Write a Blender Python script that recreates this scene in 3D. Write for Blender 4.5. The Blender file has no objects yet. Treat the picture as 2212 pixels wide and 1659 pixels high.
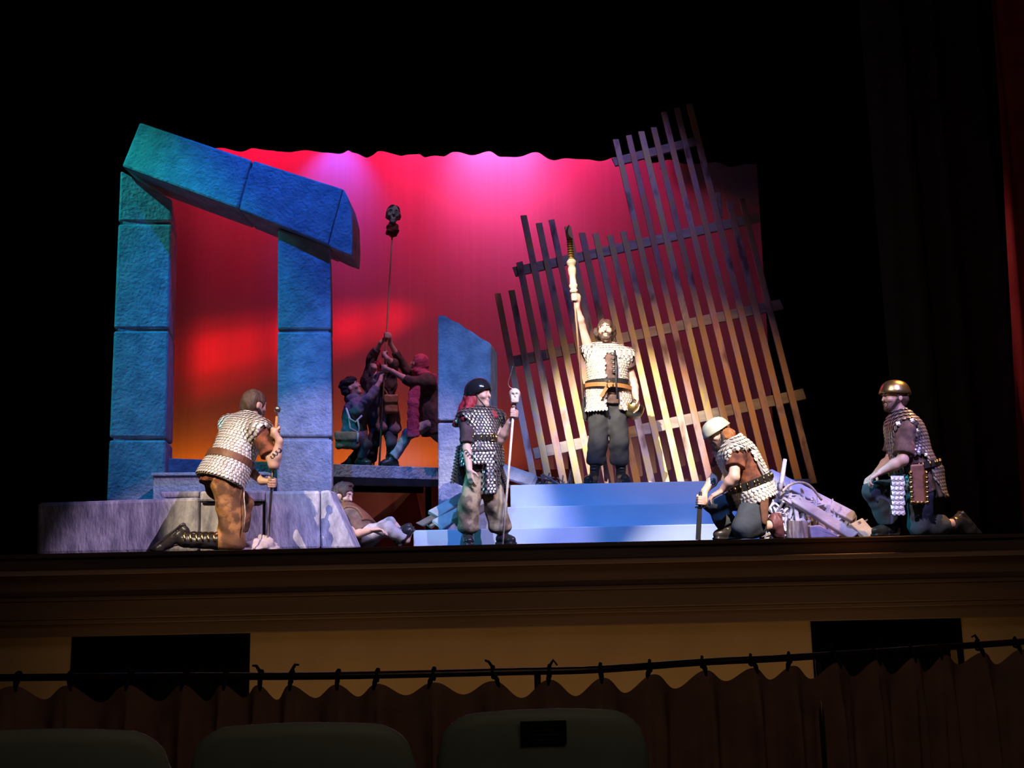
import bpy, bmesh, math, random
import numpy as np
from mathutils import Vector, Matrix, Euler
from mathutils.bvhtree import BVHTree

random.seed(7)
np.random.seed(7)
SC = bpy.context.scene
COL = SC.collection

# ------------------------------------------------------------------ camera
FPX, CX, CY = 2200.0, 1106.0, 829.5
PITCH, ROLL = math.atan((1192.0 - CY) / FPX), -0.0212
CAM = Vector((0.0, 0.0, -0.06))
RC = Matrix.Rotation(math.pi / 2 + PITCH, 3, 'X') @ Matrix.Rotation(ROLL, 3, 'Z')
cd = bpy.data.cameras.new('camera')
cam = bpy.data.objects.new('camera', cd)
COL.objects.link(cam)
cam.location = CAM
cam.rotation_euler = RC.to_euler()
cd.sensor_width = 36.0
cd.lens = 36.0 * FPX / 2212.0
cd.clip_start = 0.05
cd.clip_end = 200
SC.camera = cam


def P(x, y, Y):
    """World point seen at photo position (x, y) at stage depth Y."""
    d = RC @ Vector(((x - CX) / FPX, (CY - y) / FPX, -1.0))
    return np.array(CAM + d * ((Y - CAM.y) / d.y))


# ------------------------------------------------------------------ world, exposure
w = bpy.data.worlds.new('dark_house')
SC.world = w
w.use_nodes = True
w.node_tree.nodes['Background'].inputs[0].default_value = (0.5, 0.42, 0.4, 1)
w.node_tree.nodes['Background'].inputs[1].default_value = 0.0015
SC.view_settings.view_transform = 'Standard'
SC.view_settings.look = 'None'
SC.view_settings.exposure = 0.0
SC.view_settings.gamma = 1.0
SC.view_settings.use_curve_mapping = False


# ------------------------------------------------------------------ stage lighting
def spot(name, loc, tgt, power, col, deg, blend=0.5, rad=0.06):
    l = bpy.data.lights.new(name, 'SPOT')
    l.energy = power
    l.color = col
    l.spot_size = math.radians(deg)
    l.spot_blend = blend
    l.shadow_soft_size = rad
    o = bpy.data.objects.new(name, l)
    COL.objects.link(o)
    o.location = loc
    o.rotation_euler = (Vector(tgt) - Vector(loc)).to_track_quat('-Z', 'Y').to_euler()
    return o


def strip(name, loc, tgt, power, col, sx, sy, spread=180):
    l = bpy.data.lights.new(name, 'AREA')
    l.energy = power
    l.color = col
    l.shape = 'RECTANGLE'
    l.size, l.size_y = sx, sy
    l.spread = math.radians(spread)
    o = bpy.data.objects.new(name, l)
    COL.objects.link(o)
    o.location = loc
    o.rotation_euler = (Vector(tgt) - Vector(loc)).to_track_quat('-Z', 'Y').to_euler()
    return o


CYC_Y = 15.0
# backdrop: pink and red strips hidden above the border, orange ground row, red side shaft
strip('backdrop_red_strip', (-0.66, 14.15, 6.85), (-0.66, 14.8, 5.6), 66, (1.0, 0.004, 0.05), 2.8, 0.1)
strip('backdrop_red_strip_left', (-3.75, 14.15, 6.85), (-3.75, 14.8, 5.6), 34, (1.0, 0.004, 0.05), 1.4, 0.1)
strip('backdrop_pink_strip', (0.15, 14.12, 6.95), (0.15, 14.8, 5.6), 52, (1.0, 0.045, 0.26), 2.6, 0.1)
spot('backdrop_pink_spot', (-0.25, 14.0, 6.9), (-0.15, 15.0, 5.9), 210, (1.0, 0.12, 0.50), 78, 1.0, 0.1)
spot('backdrop_violet_spot', (-2.60, 14.35, 6.5), (-2.62, 15.0, 5.6), 60, (0.03, 0.10, 1.0), 74, 1.0, 0.08)
spot('backdrop_side_red', (4.3, 13.9, 4.6), P(500, 755, CYC_Y), 8500, (1.0, 0.003, 0.006), 5.0, 1.0, 0.05)
spot('backdrop_side_red_wide', (4.3, 13.8, 4.7), P(470, 770, CYC_Y), 7500, (1.0, 0.003, 0.006), 9.5, 1.0, 0.05)
strip('backdrop_ground_row', (-2.75, 14.64, 1.14), (-2.75, 14.9, 1.9), 15, (1.0, 0.17, 0.002), 5.2, 0.1)
# front of house: lamps over the audience, their beams cut at the stage edge by an added board
FY, FZ = 0.5, 8.6
spot('hero_key_spot', (-2.6, FY, FZ), P(1306, 770, 10.5), 22000, (1.0, 0.86, 0.66), 9.2, 0.8, 0.012)
spot('fence_amber_spot', (2.6, FY, FZ), P(1450, 910, 11.5), 3900, (1.0, 0.52, 0.18), 16.5, 0.9, 0.012)
spot('front_lavender_right', (5.0, FY, FZ), P(800, 1165, 8.9), 6400, (0.76, 0.56, 1.0), 19.5, 0.25, 0.012)
spot('front_warm_left', (-4.6, FY, FZ), P(525, 1020, 8.5), 8000, (1.0, 0.80, 0.52), 9.5, 0.5, 0.012)
spot('woman_warm', (2.4, FY, FZ), P(1070, 940, 9.3), 5200, (1.0, 0.84, 0.66), 8.0, 0.6, 0.012)
spot('kneeler_warm', (3.4, FY, FZ), P(1590, 1000, 8.45), 15000, (1.0, 0.80, 0.60), 7.5, 0.7, 0.012)
spot('heap_lavender', (5.4, FY, FZ), P(1780, 1110, 8.8), 7500, (0.40, 0.34, 1.0), 8, 0.6, 0.012)
spot('right_man_front', (-1.5, FY, FZ), P(1930, 980, 8.4), 4200, (0.95, 0.80, 0.95), 8.0, 0.7, 0.012)
spot('front_blue_wash', (0.4, FY, FZ), P(1180, 1110, 9.7), 5200, (0.13, 0.33, 1.0), 25, 0.5, 0.012)
# side and overhead colour
spot('side_teal_left', (-7.0, 5.8, 8.4), P(285, 600, 10.4), 2700, (0.010, 0.58, 0.60), 25, 0.8)
spot('overhead_blue', (-2.0, 7.9, 8.4), P(600, 640, 10.3), 1900, (0.010, 0.15, 1.0), 38, 0.9)
spot('side_teal_low', (-5.6, 8.2, 2.4), P(985, 1090, 9.5), 650, (0.08, 0.75, 0.85), 18, 0.8)
spot('right_amber', (5.6, 8.9, 5.6), P(1990, 970, 8.5), 2100, (1.0, 0.46, 0.10), 19, 0.8)
spot('right_teal', (-6.5, 8.05, 8.4), P(1900, 1095, 8.35), 9000, (0.03, 0.50, 0.72), 4.4, 0.9)
spot('effigy_spot', (-1.2, 9.7, 8.3), P(848, 462, 12.5), 420, (0.62, 0.60, 1.0), 9, 0.8)
spot('bridge_pink', (0.6, 9.6, 7.6), P(850, 880, 12.6), 1000, (0.95, 0.45, 0.85), 20, 0.8)
spot('curtain_warm', (-4.5, 5.5, 6.6), P(2175, 660, 8.35), 1900, (1.0, 0.6, 0.45), 13, 1.0)
spot('fence_blue_top', (1.0, 11.1, 9.2), P(1340, 430, 12.2), 640, (0.42, 0.32, 1.0), 34, 1.0)
# faint glow of the house and of the desks down in the pit
strip('pit_desk_lamp', (0.2, 7.35, -1.31), (0.2, 8.3, -1.05), 5.6, (1.0, 0.56, 0.20), 7.0, 0.06)
strip('house_glow', (1.0, -1.2, 3.4), (1.0, 7.0, -0.6), 21, (1.0, 0.70, 0.52), 5.0, 2.0)
spot('bridge_blue', (-1.5, FY, FZ), P(800, 1015, 11.6), 3600, (0.08, 0.24, 1.0), 9, 0.8, 0.012)

# ------------------------------------------------------------------ materials
MATS = {}


def mat(name, c1, c2=None, scale=6.0, rough=0.7, metal=0.0, bump=0.0, bscale=None, detail=4.0, lo=0.35, hi=0.65,
        coord='Object', stretch=(1, 1, 1), rnd=0.0, wave=None, spec=0.4, c3=None):
    if name in MATS:
        return MATS[name]
    m = bpy.data.materials.new(name)
    m.use_nodes = True
    nt = m.node_tree
    N, L = nt.nodes, nt.links
    b = N['Principled BSDF']
    b.inputs['Roughness'].default_value = rough
    b.inputs['Metallic'].default_value = metal
    b.inputs['Specular IOR Level'].default_value = spec
    tc = N.new('ShaderNodeTexCoord')
    mp = N.new('ShaderNodeMapping')
    mp.inputs['Scale'].default_value = stretch
    L.new(tc.outputs[coord], mp.inputs[0])
    if c2 is None:
        c2 = tuple(x * 0.8 for x in c1)
    nz = N.new('ShaderNodeTexNoise')
    nz.inputs['Scale'].default_value = scale
    nz.inputs['Detail'].default_value = detail
    L.new(mp.outputs[0], nz.inputs['Vector'])
    cr = N.new('ShaderNodeValToRGB')
    cr.color_ramp.elements[0].position = lo
    cr.color_ramp.elements[1].position = hi
    cr.color_ramp.elements[0].color = (*c1, 1)
    cr.color_ramp.elements[1].color = (*c2, 1)
    if c3:
        e = cr.color_ramp.elements.new((lo + hi) / 2)
        e.color = (*c3, 1)
    L.new(nz.outputs['Fac'], cr.inputs[0])
    out = cr.outputs[0]
    if rnd:
        oi = N.new('ShaderNodeObjectInfo')
        hs = N.new('ShaderNodeHueSaturation')
        mr = N.new('ShaderNodeMapRange')
        mr.inputs['To Min'].default_value = 1 - rnd
        mr.inputs['To Max'].default_value = 1 + rnd
        L.new(oi.outputs['Random'], mr.inputs['Value'])
        L.new(mr.outputs[0], hs.inputs['Value'])
        mh = N.new('ShaderNodeMath')
        mh.operation = 'MULTIPLY'
        mh.inputs[1].default_value = 7.31
        L.new(oi.outputs['Random'], mh.inputs[0])
        mf = N.new('ShaderNodeMath')
        mf.operation = 'FRACT'
        L.new(mh.outputs[0], mf.inputs[0])
        m2 = N.new('ShaderNodeMapRange')
        m2.inputs['To Min'].default_value = 0.5 - 0.05
        m2.inputs['To Max'].default_value = 0.5 + 0.035
        L.new(mf.outputs[0], m2.inputs['Value'])
        L.new(m2.outputs[0], hs.inputs['Hue'])
        L.new(out, hs.inputs['Color'])
        out = hs.outputs[0]
    L.new(out, b.inputs['Base Color'])
    if bump:
        nb = N.new('ShaderNodeTexNoise')
        nb.inputs['Scale'].default_value = bscale or scale * 4
        nb.inputs['Detail'].default_value = 6
        L.new(mp.outputs[0], nb.inputs['Vector'])
        bp = N.new('ShaderNodeBump')
        bp.inputs['Strength'].default_value = bump
        bp.inputs['Distance'].default_value = 0.02
        L.new(nb.outputs['Fac'], bp.inputs['Height'])
        L.new(bp.outputs[0], b.inputs['Normal'])
    MATS[name] = m
    return m


STONE = mat('painted_stone', (0.24, 0.27, 0.32), (0.47, 0.49, 0.53), 7, 0.75, bump=0.9, bscale=30, lo=0.3, hi=0.7, detail=8)
STONE2 = mat('painted_low_wall', (0.22, 0.21, 0.27), (0.60, 0.56, 0.60), 9, 0.75, bump=0.7, bscale=30, stretch=(1.3, 1.3, 0.5), lo=0.32, hi=0.72, detail=9)
STEP = mat('step_blue_light_tint', (0.33, 0.44, 0.66), (0.38, 0.49, 0.70), 2.5, 0.6, bump=0.05, bscale=30)  # blue stage light on the steps is put into the base colour
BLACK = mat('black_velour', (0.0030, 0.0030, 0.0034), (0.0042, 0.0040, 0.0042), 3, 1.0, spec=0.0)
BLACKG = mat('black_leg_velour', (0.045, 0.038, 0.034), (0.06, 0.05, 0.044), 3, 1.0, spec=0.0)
BLACKP = mat('black_painted_steel', (0.010, 0.010, 0.012), (0.02, 0.02, 0.022), 8, 0.6, spec=0.2)
FLOORM = mat('black_stage_deck', (0.006, 0.006, 0.007), (0.012, 0.011, 0.012), 3, 0.7, spec=0.1)
CYCM = mat('backdrop_cloth', (0.70, 0.69, 0.68), (0.74, 0.73, 0.72), 2.0, 0.95, bump=0.08, bscale=3, stretch=(7, 7, 0.15), spec=0.0)
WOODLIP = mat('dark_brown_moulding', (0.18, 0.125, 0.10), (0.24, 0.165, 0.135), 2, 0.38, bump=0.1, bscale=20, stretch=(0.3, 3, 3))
WOODHI = mat('highlight_brown_moulding', (0.42, 0.30, 0.26), (0.52, 0.37, 0.32), 3, 0.3, stretch=(0.3, 3, 3))  # lighter brown paints in the highlight along this moulding
PITW = mat('pit_cream_plaster', (0.50, 0.36, 0.22), (0.56, 0.41, 0.25), 2, 0.85)
PITD = mat('pit_dark_recess', (0.004, 0.004, 0.004), (0.006, 0.006, 0.006), 2, 1.0, spec=0.0)
REDV = mat('red_house_velour', (0.34, 0.035, 0.045), (0.24, 0.02, 0.03), 3, 0.9, spec=0.1)
PITC = mat('rust_pit_curtain_cloth', (0.32, 0.18, 0.135), (0.24, 0.135, 0.10), 8, 0.95, bump=0.1, spec=0.1)
PIPE = mat('dark_steel_pipe', (0.05, 0.045, 0.04), (0.09, 0.075, 0.06), 12, 0.35, metal=0.7)
TIE = mat('black_tie_tape', (0.012, 0.011, 0.010), None, 9, 0.9)
SEATM = mat('grey_green_seat_shell', (0.21, 0.26, 0.21), (0.17, 0.21, 0.17), 5, 0.55, bump=0.05)
SEATF = mat('dark_seat_plush', (0.05, 0.045, 0.04), None, 12, 0.95)
SEATI = mat('black_seat_iron', (0.02, 0.02, 0.02), None, 8, 0.5, metal=0.5)
PLAQ = mat('dark_bronze_plaque', (0.018, 0.014, 0.010), (0.024, 0.019, 0.014), 30, 0.4, metal=0.6)
PLAQT = mat('engraved_line_bronze', (0.055, 0.042, 0.026), None, 30, 0.5, metal=0.3)
SLAT = mat('slat_wood', (0.20, 0.13, 0.11), (0.50, 0.20, 0.13), 1.3, 0.75, bump=0.25, bscale=18, stretch=(4, 4, 1.0), rnd=0.18, lo=0.30, hi=0.72)
_nt = SLAT.node_tree
_cr = [n for n in _nt.nodes if n.type == 'VALTORGB'][0].color_ramp
for _p, _c in ((0.42, (0.50, 0.38, 0.36)), (0.52, (0.58, 0.41, 0.17)), (0.62, (0.46, 0.35, 0.34))):
    _e = _cr.elements.new(_p)
    _e.color = (*_c, 1)
_oi = _nt.nodes.new('ShaderNodeObjectInfo')
_vm = _nt.nodes.new('ShaderNodeVectorMath')
_vm.operation = 'SCALE'
_vm.inputs[0].default_value = (37.0, 11.0, 53.0)
_nt.links.new(_oi.outputs['Random'], _vm.inputs['Scale'])
_nt.links.new(_vm.outputs[0], [n for n in _nt.nodes if n.type == 'MAPPING'][0].inputs['Location'])
RAIL = mat('rail_wood', (0.42, 0.38, 0.34), (0.28, 0.24, 0.22), 3.0, 0.75, bump=0.25, bscale=18, stretch=(0.5, 4, 4), rnd=0.15)
DEBW = mat('weathered_plank', (0.55, 0.53, 0.56), (0.30, 0.28, 0.30), 4, 0.8, bump=0.5, bscale=25, rnd=0.25)
DEBD = mat('dark_scrap_wood', (0.16, 0.13, 0.11), (0.30, 0.25, 0.22), 6, 0.8, bump=0.4, bscale=25, rnd=0.3)
LOGM = mat('rough_bark', (0.42, 0.36, 0.31), (0.16, 0.12, 0.10), 9, 0.85, bump=0.8, bscale=14, stretch=(4, 4, 0.7))
ROPE = mat('pale_rope', (0.48, 0.40, 0.32), (0.30, 0.24, 0.2), 40, 0.9)
CLOTHW = mat('crumpled_pale_cloth', (0.52, 0.46, 0.50), (0.36, 0.30, 0.36), 10, 0.85, bump=0.2)


# ------------------------------------------------------------------ mesh helpers
def link(o, parent=None):
    COL.objects.link(o)
    if parent is not None:
        o.parent = parent
    return o


def tag(o, label, cat, group=None, kind=None):
    o['label'] = label
    o['category'] = cat
    if group:
        o['group'] = group
    if kind:
        o['kind'] = kind
    return o


def struct(o, label=None, cat=None):
    o['kind'] = 'structure'
    if label:
        o['label'] = label
    if cat:
        o['category'] = cat
    return o


def empty(name, loc):
    o = bpy.data.objects.new(name, None)
    o.location = [float(v) for v in loc]
    o.empty_display_size = 0.1
    return link(o)


def root_loc(parent):
    v = Vector((0, 0, 0))
    while parent is not None:
        v += parent.location
        parent = parent.parent
    return np.array(v)


def raw_mesh(name, verts, faces, mats, parent=None, smooth=False, midx=None, origin=None):
    """One mesh object out of world-space vertices; under a parent they become local to it."""
    verts = np.asarray(verts, float)
    off = root_loc(parent)
    loc = np.zeros(3)
    if parent is None:
        loc = np.array(origin) if origin is not None else np.array([(verts[:, 0].min() + verts[:, 0].max()) / 2,
                                                                    (verts[:, 1].min() + verts[:, 1].max()) / 2, verts[:, 2].min()])
        off = loc
    me = bpy.data.meshes.new(name)
    me.from_pydata((verts - off).tolist(), [], [list(map(int, f)) for f in faces])
    me.update()
    if smooth:
        me.polygons.foreach_set('use_smooth', [True] * len(me.polygons))
    if not isinstance(mats, (list, tuple)):
        mats = [mats]
    for m in mats:
        me.materials.append(m)
    if midx is not None:
        me.polygons.foreach_set('material_index', [int(i) for i in midx])
    o = bpy.data.objects.new(name, me)
    o.location = loc
    return link(o, parent)


def from_bm(name, bm, mats, parent=None, smooth=False):
    bmesh.ops.recalc_face_normals(bm, faces=bm.faces)
    bm.verts.index_update()
    vs = [v.co[:] for v in bm.verts]
    fs = [[v.index for v in f.verts] for f in bm.faces]
    bm.free()
    return raw_mesh(name, vs, fs, mats, parent, smooth)


def hexa(name, c8, m, parent=None, bev=0.012, seg=2):
    """Solid from 8 corners: four of one face, then the four opposite ones in the same order."""
    bm = bmesh.new()
    v = [bm.verts.new([float(a) for a in p]) for p in c8]
    for f in ((0, 1, 2, 3), (7, 6, 5, 4), (0, 4, 5, 1), (1, 5, 6, 2), (2, 6, 7, 3), (3, 7, 4, 0)):
        bm.faces.new([v[i] for i in f])
    bmesh.ops.recalc_face_normals(bm, faces=bm.faces)
    if bev:
        bmesh.ops.bevel(bm, geom=bm.edges[:] + bm.verts[:], offset=bev, segments=seg, affect='EDGES', profile=0.5)
    return from_bm(name, bm, m, parent)


def prism(name, pts, dvec, m, parent=None, bev=0.012, seg=2):
    """Solid from a polygon of world points pushed back along dvec."""
    bm = bmesh.new()
    n = len(pts)
    a = [bm.verts.new([float(c) for c in p]) for p in pts]
    b = [bm.verts.new([float(c) for c in np.array(p) + np.array(dvec)]) for p in pts]
    bm.faces.new(a)
    bm.faces.new(b[::-1])
    for i in range(n):
        j = (i + 1) % n
        bm.faces.new([a[j], a[i], b[i], b[j]])
    bmesh.ops.recalc_face_normals(bm, faces=bm.faces)
    if bev:
        bmesh.ops.bevel(bm, geom=bm.edges[:] + bm.verts[:], offset=bev, segments=seg, affect='EDGES', profile=0.5)
    return from_bm(name, bm, m, parent)


def box(name, lo, hi, m, parent=None, bev=0.006, seg=1):
    x0, y0, z0 = lo
    x1, y1, z1 = hi
    return hexa(name, [(x0, y0, z0), (x1, y0, z0), (x1, y0, z1), (x0, y0, z1), (x0, y1, z0), (x1, y1, z0), (x1, y1, z1), (x0, y1, z1)],
                m, parent, bev, seg)


def nv(v):
    v = np.asarray(v, float)
    return v / (np.linalg.norm(v) + 1e-12)


def plank(name, a, b, wid, thk, m, parent=None, face=(0, -1, 0), bev=0.004, taper=1.0, jag=0.0):
    """Board from a to b; its broad side turned to 'face'. Ends may be cut uneven."""
    a, b = np.array(a, float), np.array(b, float)
    d = nv(b - a)
    f = np.array(face, float)
    f = nv(f - d * np.dot(f, d))
    s = np.cross(d, f)
    c = []
    for q in (1, -1):
        for e, sg in ((a, -1), (a, 1), (b, 1), (b, -1)):
            ww = wid * (taper if e is b else 1) * 0.5
            j = d * random.uniform(-jag, jag)
            c.append(e + s * sg * ww + f * q * thk * 0.5 + j)
    return hexa(name, c, m, parent, bev, 1)


def tube_geo(pts, rad, n=8):
    pts = [np.array(p, float) for p in pts]
    if not hasattr(rad, '__len__'):
        rad = [rad] * len(pts)
    vs, fs = [], []
    ref = np.array([0.31, 0.87, 0.38])
    for i, p in enumerate(pts):
        d = nv(pts[min(i + 1, len(pts) - 1)] - pts[max(i - 1, 0)])
        u = nv(np.cross(d, ref))
        if i and np.dot(u, pu) < 0:
            u = -u
        pu = u
        v = np.cross(d, u)
        for k in range(n):
            t = 2 * math.pi * k / n
            vs.append(p + rad[i] * (math.cos(t) * u + math.sin(t) * v))
    for i in range(len(pts) - 1):
        for k in range(n):
            k2 = (k + 1) % n
            fs.append((i * n + k, i * n + k2, (i + 1) * n + k2, (i + 1) * n + k))
    fs.append(tuple(range(n))[::-1])
    fs.append(tuple((len(pts) - 1) * n + k for k in range(n)))
    return vs, fs


def tube(name, pts, rad, m, parent=None, n=8, smooth=True):
    vs, fs = tube_geo(pts, rad, n)
    return raw_mesh(name, vs, fs, m, parent, smooth)


def cat_geo(*gs):
    vs, fs = [], []
    for v, f in gs:
        o = len(vs)
        vs += list(v)
        fs += [tuple(i + o for i in q) for q in f]
    return vs, fs


def lathe_geo(prof, c, ax, n=24, sx=1.0, fwd=(0, -1, 0)):
    """Profile (radius, height) about axis ax through c; sx stretches along fwd."""
    c, ax = np.array(c, float), nv(ax)
    f = np.array(fwd, float)
    f = nv(f - ax * np.dot(f, ax))
    s = np.cross(ax, f)
    vs, fs = [], []
    for r, h in prof:
        for k in range(n):
            t = 2 * math.pi * k / n
            vs.append(c + ax * h + r * (math.cos(t) * f * sx + math.sin(t) * s))
    for i in range(len(prof) - 1):
        for k in range(n):
            k2 = (k + 1) % n
            fs.append((i * n + k, i * n + k2, (i + 1) * n + k2, (i + 1) * n + k))
    return vs, fs


def smooth_curve(pts, per=8):
    pts = [np.array(p, float) for p in pts]
    out = []
    q = [2 * pts[0] - pts[1]] + pts + [2 * pts[-1] - pts[-2]]
    for i in range(1, len(q) - 2):
        for k in range(per):
            t = k / per
            a, b, c, d = q[i - 1:i + 3]
            out.append(0.5 * (2 * b + (c - a) * t + (2 * a - 5 * b + 4 * c - d) * t * t + (3 * b - a - 3 * c + d) * t ** 3))
    out.append(pts[-1])
    return out


def cloth_sheet(name, m, path, ztop, zbot, amp, wl, rows=14, parent=None, seed=0, step=0.03, gather=0.0):
    """Hanging pleated cloth along a ground path; ztop and zbot are functions of the path length."""
    rnd = random.Random(seed)
    ph = [rnd.uniform(0, 6.28) for _ in range(4)]
    path = [np.array(p[:2], float) for p in path]
    seg = [np.linalg.norm(path[i + 1] - path[i]) for i in range(len(path) - 1)]
    tot = sum(seg)
    n = max(4, int(tot / step))
    vs, fs = [], []
    for i in range(n + 1):
        s = tot * i / n
        k, r = 0, s
        while k < len(seg) - 1 and r > seg[k]:
            r -= seg[k]
            k += 1
        d = nv(path[k + 1] - path[k])
        p = path[k] + d * r
        nn = np.array([-d[1], d[0]])
        fold = math.sin(s / wl * 6.283 + ph[0] + 0.8 * math.sin(s / wl * 1.7 + ph[1])) + 0.45 * math.sin(s / wl * 6.283 * 1.73 + ph[2])
        zt, zb = ztop(s), zbot(s)
        for j in range(rows + 1):
            t = j / rows
            a = amp * (gather + (1 - gather) * (t ** 0.6)) if gather else amp
            q = p + nn * fold * a
            vs.append((q[0], q[1], zt + (zb - zt) * t))
    for i in range(n):
        for j in range(rows):
            a = i * (rows + 1) + j
            fs.append((a, a + 1, a + rows + 2, a + rows + 1))
    return raw_mesh(name, vs, fs, m, parent, True)


# ================================================================== THE STAGE HOUSE
LIP_Y = 7.9
PIT_Z = -1.35
# stage deck with boards too dark to tell apart
struct(box('floor', (-13, LIP_Y + 0.12, -0.12), (13, 17, 0.0), FLOORM, bev=0.004), 'black stage floor behind the wooden front edge', 'floor')
struct(box('floor_house', (-13, -4, PIT_Z - 0.1), (13, 9.2, PIT_Z), FLOORM, bev=0), 'dark auditorium and pit floor below the stage', 'floor')
struct(box('wall_back', (-13, 17.0, -0.1), (13, 17.2, 10), BLACK, bev=0), 'black back wall of the stage behind the backdrop', 'wall')
struct(box('wall_left', (-13.2, 7.9, -0.1), (-13.0, 17, 10), BLACK, bev=0), 'black side wall of the stage, left wing', 'wall')
struct(box('wall_right', (13.0, 7.9, -0.1), (13.2, 17, 10), BLACK, bev=0), 'black side wall of the stage, right wing', 'wall')
struct(box('ceiling', (-13, 7.9, 10.0), (13, 17, 10.2), BLACK, bev=0), 'black ceiling high over the stage', 'ceiling')

# the stage front: stacked brown mouldings, then the recessed cream wall of the pit
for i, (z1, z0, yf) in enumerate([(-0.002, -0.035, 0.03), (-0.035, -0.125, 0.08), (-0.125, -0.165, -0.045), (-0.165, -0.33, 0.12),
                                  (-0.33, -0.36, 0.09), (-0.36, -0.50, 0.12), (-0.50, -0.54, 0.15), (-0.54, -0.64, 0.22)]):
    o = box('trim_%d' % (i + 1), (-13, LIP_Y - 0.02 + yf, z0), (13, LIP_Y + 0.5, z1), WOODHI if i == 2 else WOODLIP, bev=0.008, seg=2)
    struct(o, ['dark brown top board of the stage front', 'flat brown band just under the stage edge', 'projecting thin moulding, its highlight put in as lighter brown, along the stage front',
               'wide dark brown fascia board of the stage front', 'thin brown bead halfway down the stage front', 'lower flat brown board of the stage front',
               'narrow dark brown groove strip low on the stage front', 'lowest brown board over the cream pit wall'][i], 'moulding')
WY = LIP_Y + 0.42
holes = [(P(160, 1450, WY)[0], P(531, 1450, WY)[0]), (P(1768, 1400, WY)[0], P(2066, 1400, WY)[0])]
xs = [-13, holes[0][0], holes[0][1], holes[1][0], holes[1][1], 13]
pw = empty('wall_pit', (0, WY, PIT_Z))
struct(pw, 'cream plaster wall of the orchestra pit under the stage', 'wall')
for i in (0, 2, 4):
    box('wall_panel', (xs[i], WY, PIT_Z), (xs[i + 1], WY + 0.12, -0.6), PITW, pw, bev=0)
for i, (a, b) in enumerate(holes):
    dz = empty('door_%d' % (i + 1), ((a + b) / 2, WY, PIT_Z))
    struct(dz, ['black open doorway in the pit wall, left one', 'black open doorway with rounded jambs in the pit wall, right one'][i], 'doorway')
    box('recess_back', (a - 0.1, WY + 0.5, PIT_Z), (b + 0.1, WY + 0.55, -0.6), PITD, dz, bev=0)
    for s, xx in ((-1, a), (1, b)):
        if i == 0:
            box('jamb', (xx - 0.03, WY - 0.012, PIT_Z), (xx + 0.03, WY + 0.5, -0.6), PITD, dz, bev=0.01)
        else:
            pts = [(xx - s * 0.06, WY - 0.012, -0.62), (xx - s * 0.01, WY - 0.012, -0.72), (xx + s * 0.0, WY - 0.012, -0.86), (xx + s * 0.01, WY - 0.012, PIT_Z),
                   (xx + s * 0.05, WY - 0.012, PIT_Z), (xx + s * 0.05, WY - 0.012, -0.62)]
            prism('jamb', pts, (0, 0.5, 0), PITD, dz, bev=0)

# unseen board added over the audience, blocks front light below the lip line
t = empty('light_blocker_rig', (0, FY, FZ))
tag(t, 'unseen black board on a bar, added over the audience to block light', 'light blocker')
tube('pipe', [(-7, FY - 0.2, FZ + 0.25), (7, FY - 0.2, FZ + 0.25)], 0.03, BLACKP, t)
kk = 1.7 / math.hypot(LIP_Y - FY, FZ)
yb, zbb = FY + (LIP_Y - FY) * kk, FZ - (FZ - 0.01) * kk
box('light_cut_board', (-7, yb, zbb - 0.9), (7, yb + 0.02, zbb), BLACKP, t, bev=0)
for xx in (-7, 7):
    box('hanger', (xx - 0.03, FY - 0.25, zbb - 0.9), (xx + 0.03, yb + 0.02, FZ + 0.3), BLACKP, t, bev=0)

# unseen barn door added to cut the overhead strip's light on the right
o = box('barn_door', (P(1440, 420, 14.4)[0] - 0.0, 13.6, 5.68), (P(1440, 420, 14.4)[0] + 0.02, 14.9, 8.2), BLACKP, None, 0)
tag(o, 'unseen black barn door plate added to cut the overhead strip light on the right', 'barn door')

# board added to cut the ground-row light; brown stands in for dim backdrop glow
BRT = mat('dim_backdrop_brown', (0.52, 0.19, 0.06), (0.36, 0.13, 0.04), 1.2, 0.9, spec=0.1)
o = box('ground_row_cut_board', (P(200, 1000, 14.5)[0], 14.40, 0.0), (P(1250, 1000, 14.5)[0], 14.44, 1.08), BRT, None, 0.003)
tag(o, 'low brown board added at the backdrop foot to cut the ground-row light', 'masking board')

# ------------------------------------------------------------------ drapes and backdrop
cx0, cx1 = P(150, 700, CYC_Y)[0], P(1735, 700, CYC_Y)[0]
o = cloth_sheet('backdrop', CYCM, [(cx0, CYC_Y), (cx1, CYC_Y)], lambda s: 8.6, lambda s: 0.02, 0.012, 1.3, rows=20, seed=3, step=0.08)
tag(o, 'big smooth backdrop cloth glowing pink, red and orange behind the set', 'backdrop')

BY = 13.4
bpts = [(-400, 332), (380, 332), (440, 322), (490, 323), (545, 322), (600, 330), (635, 322), (700, 332), (752, 325), (764, 335), (790, 339), (815, 324), (835, 330), (868, 340),
        (905, 327), (916, 336), (960, 340), (976, 332), (1030, 330), (1060, 330), (1078, 340), (1120, 336), (1166, 333), (1200, 343), (1265, 347), (1325, 340), (1400, 346), (1480, 352), (1600, 356), (1760, 362), (2400, 380)]
bw = [P(x, y, BY) for x, y in bpts]
bx = [p[0] for p in bw]
bz = [p[2] for p in bw]
o = cloth_sheet('border_curtain', BLACK, [(bx[0], BY), (bx[-1], BY)], lambda s: 9.5, lambda s: float(np.interp(bx[0] + s, bx, bz)), 0.06, 0.62, rows=8, seed=5, step=0.03)
tag(o, 'black velour border with a scalloped lower edge above the backdrop', 'curtain')


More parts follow.
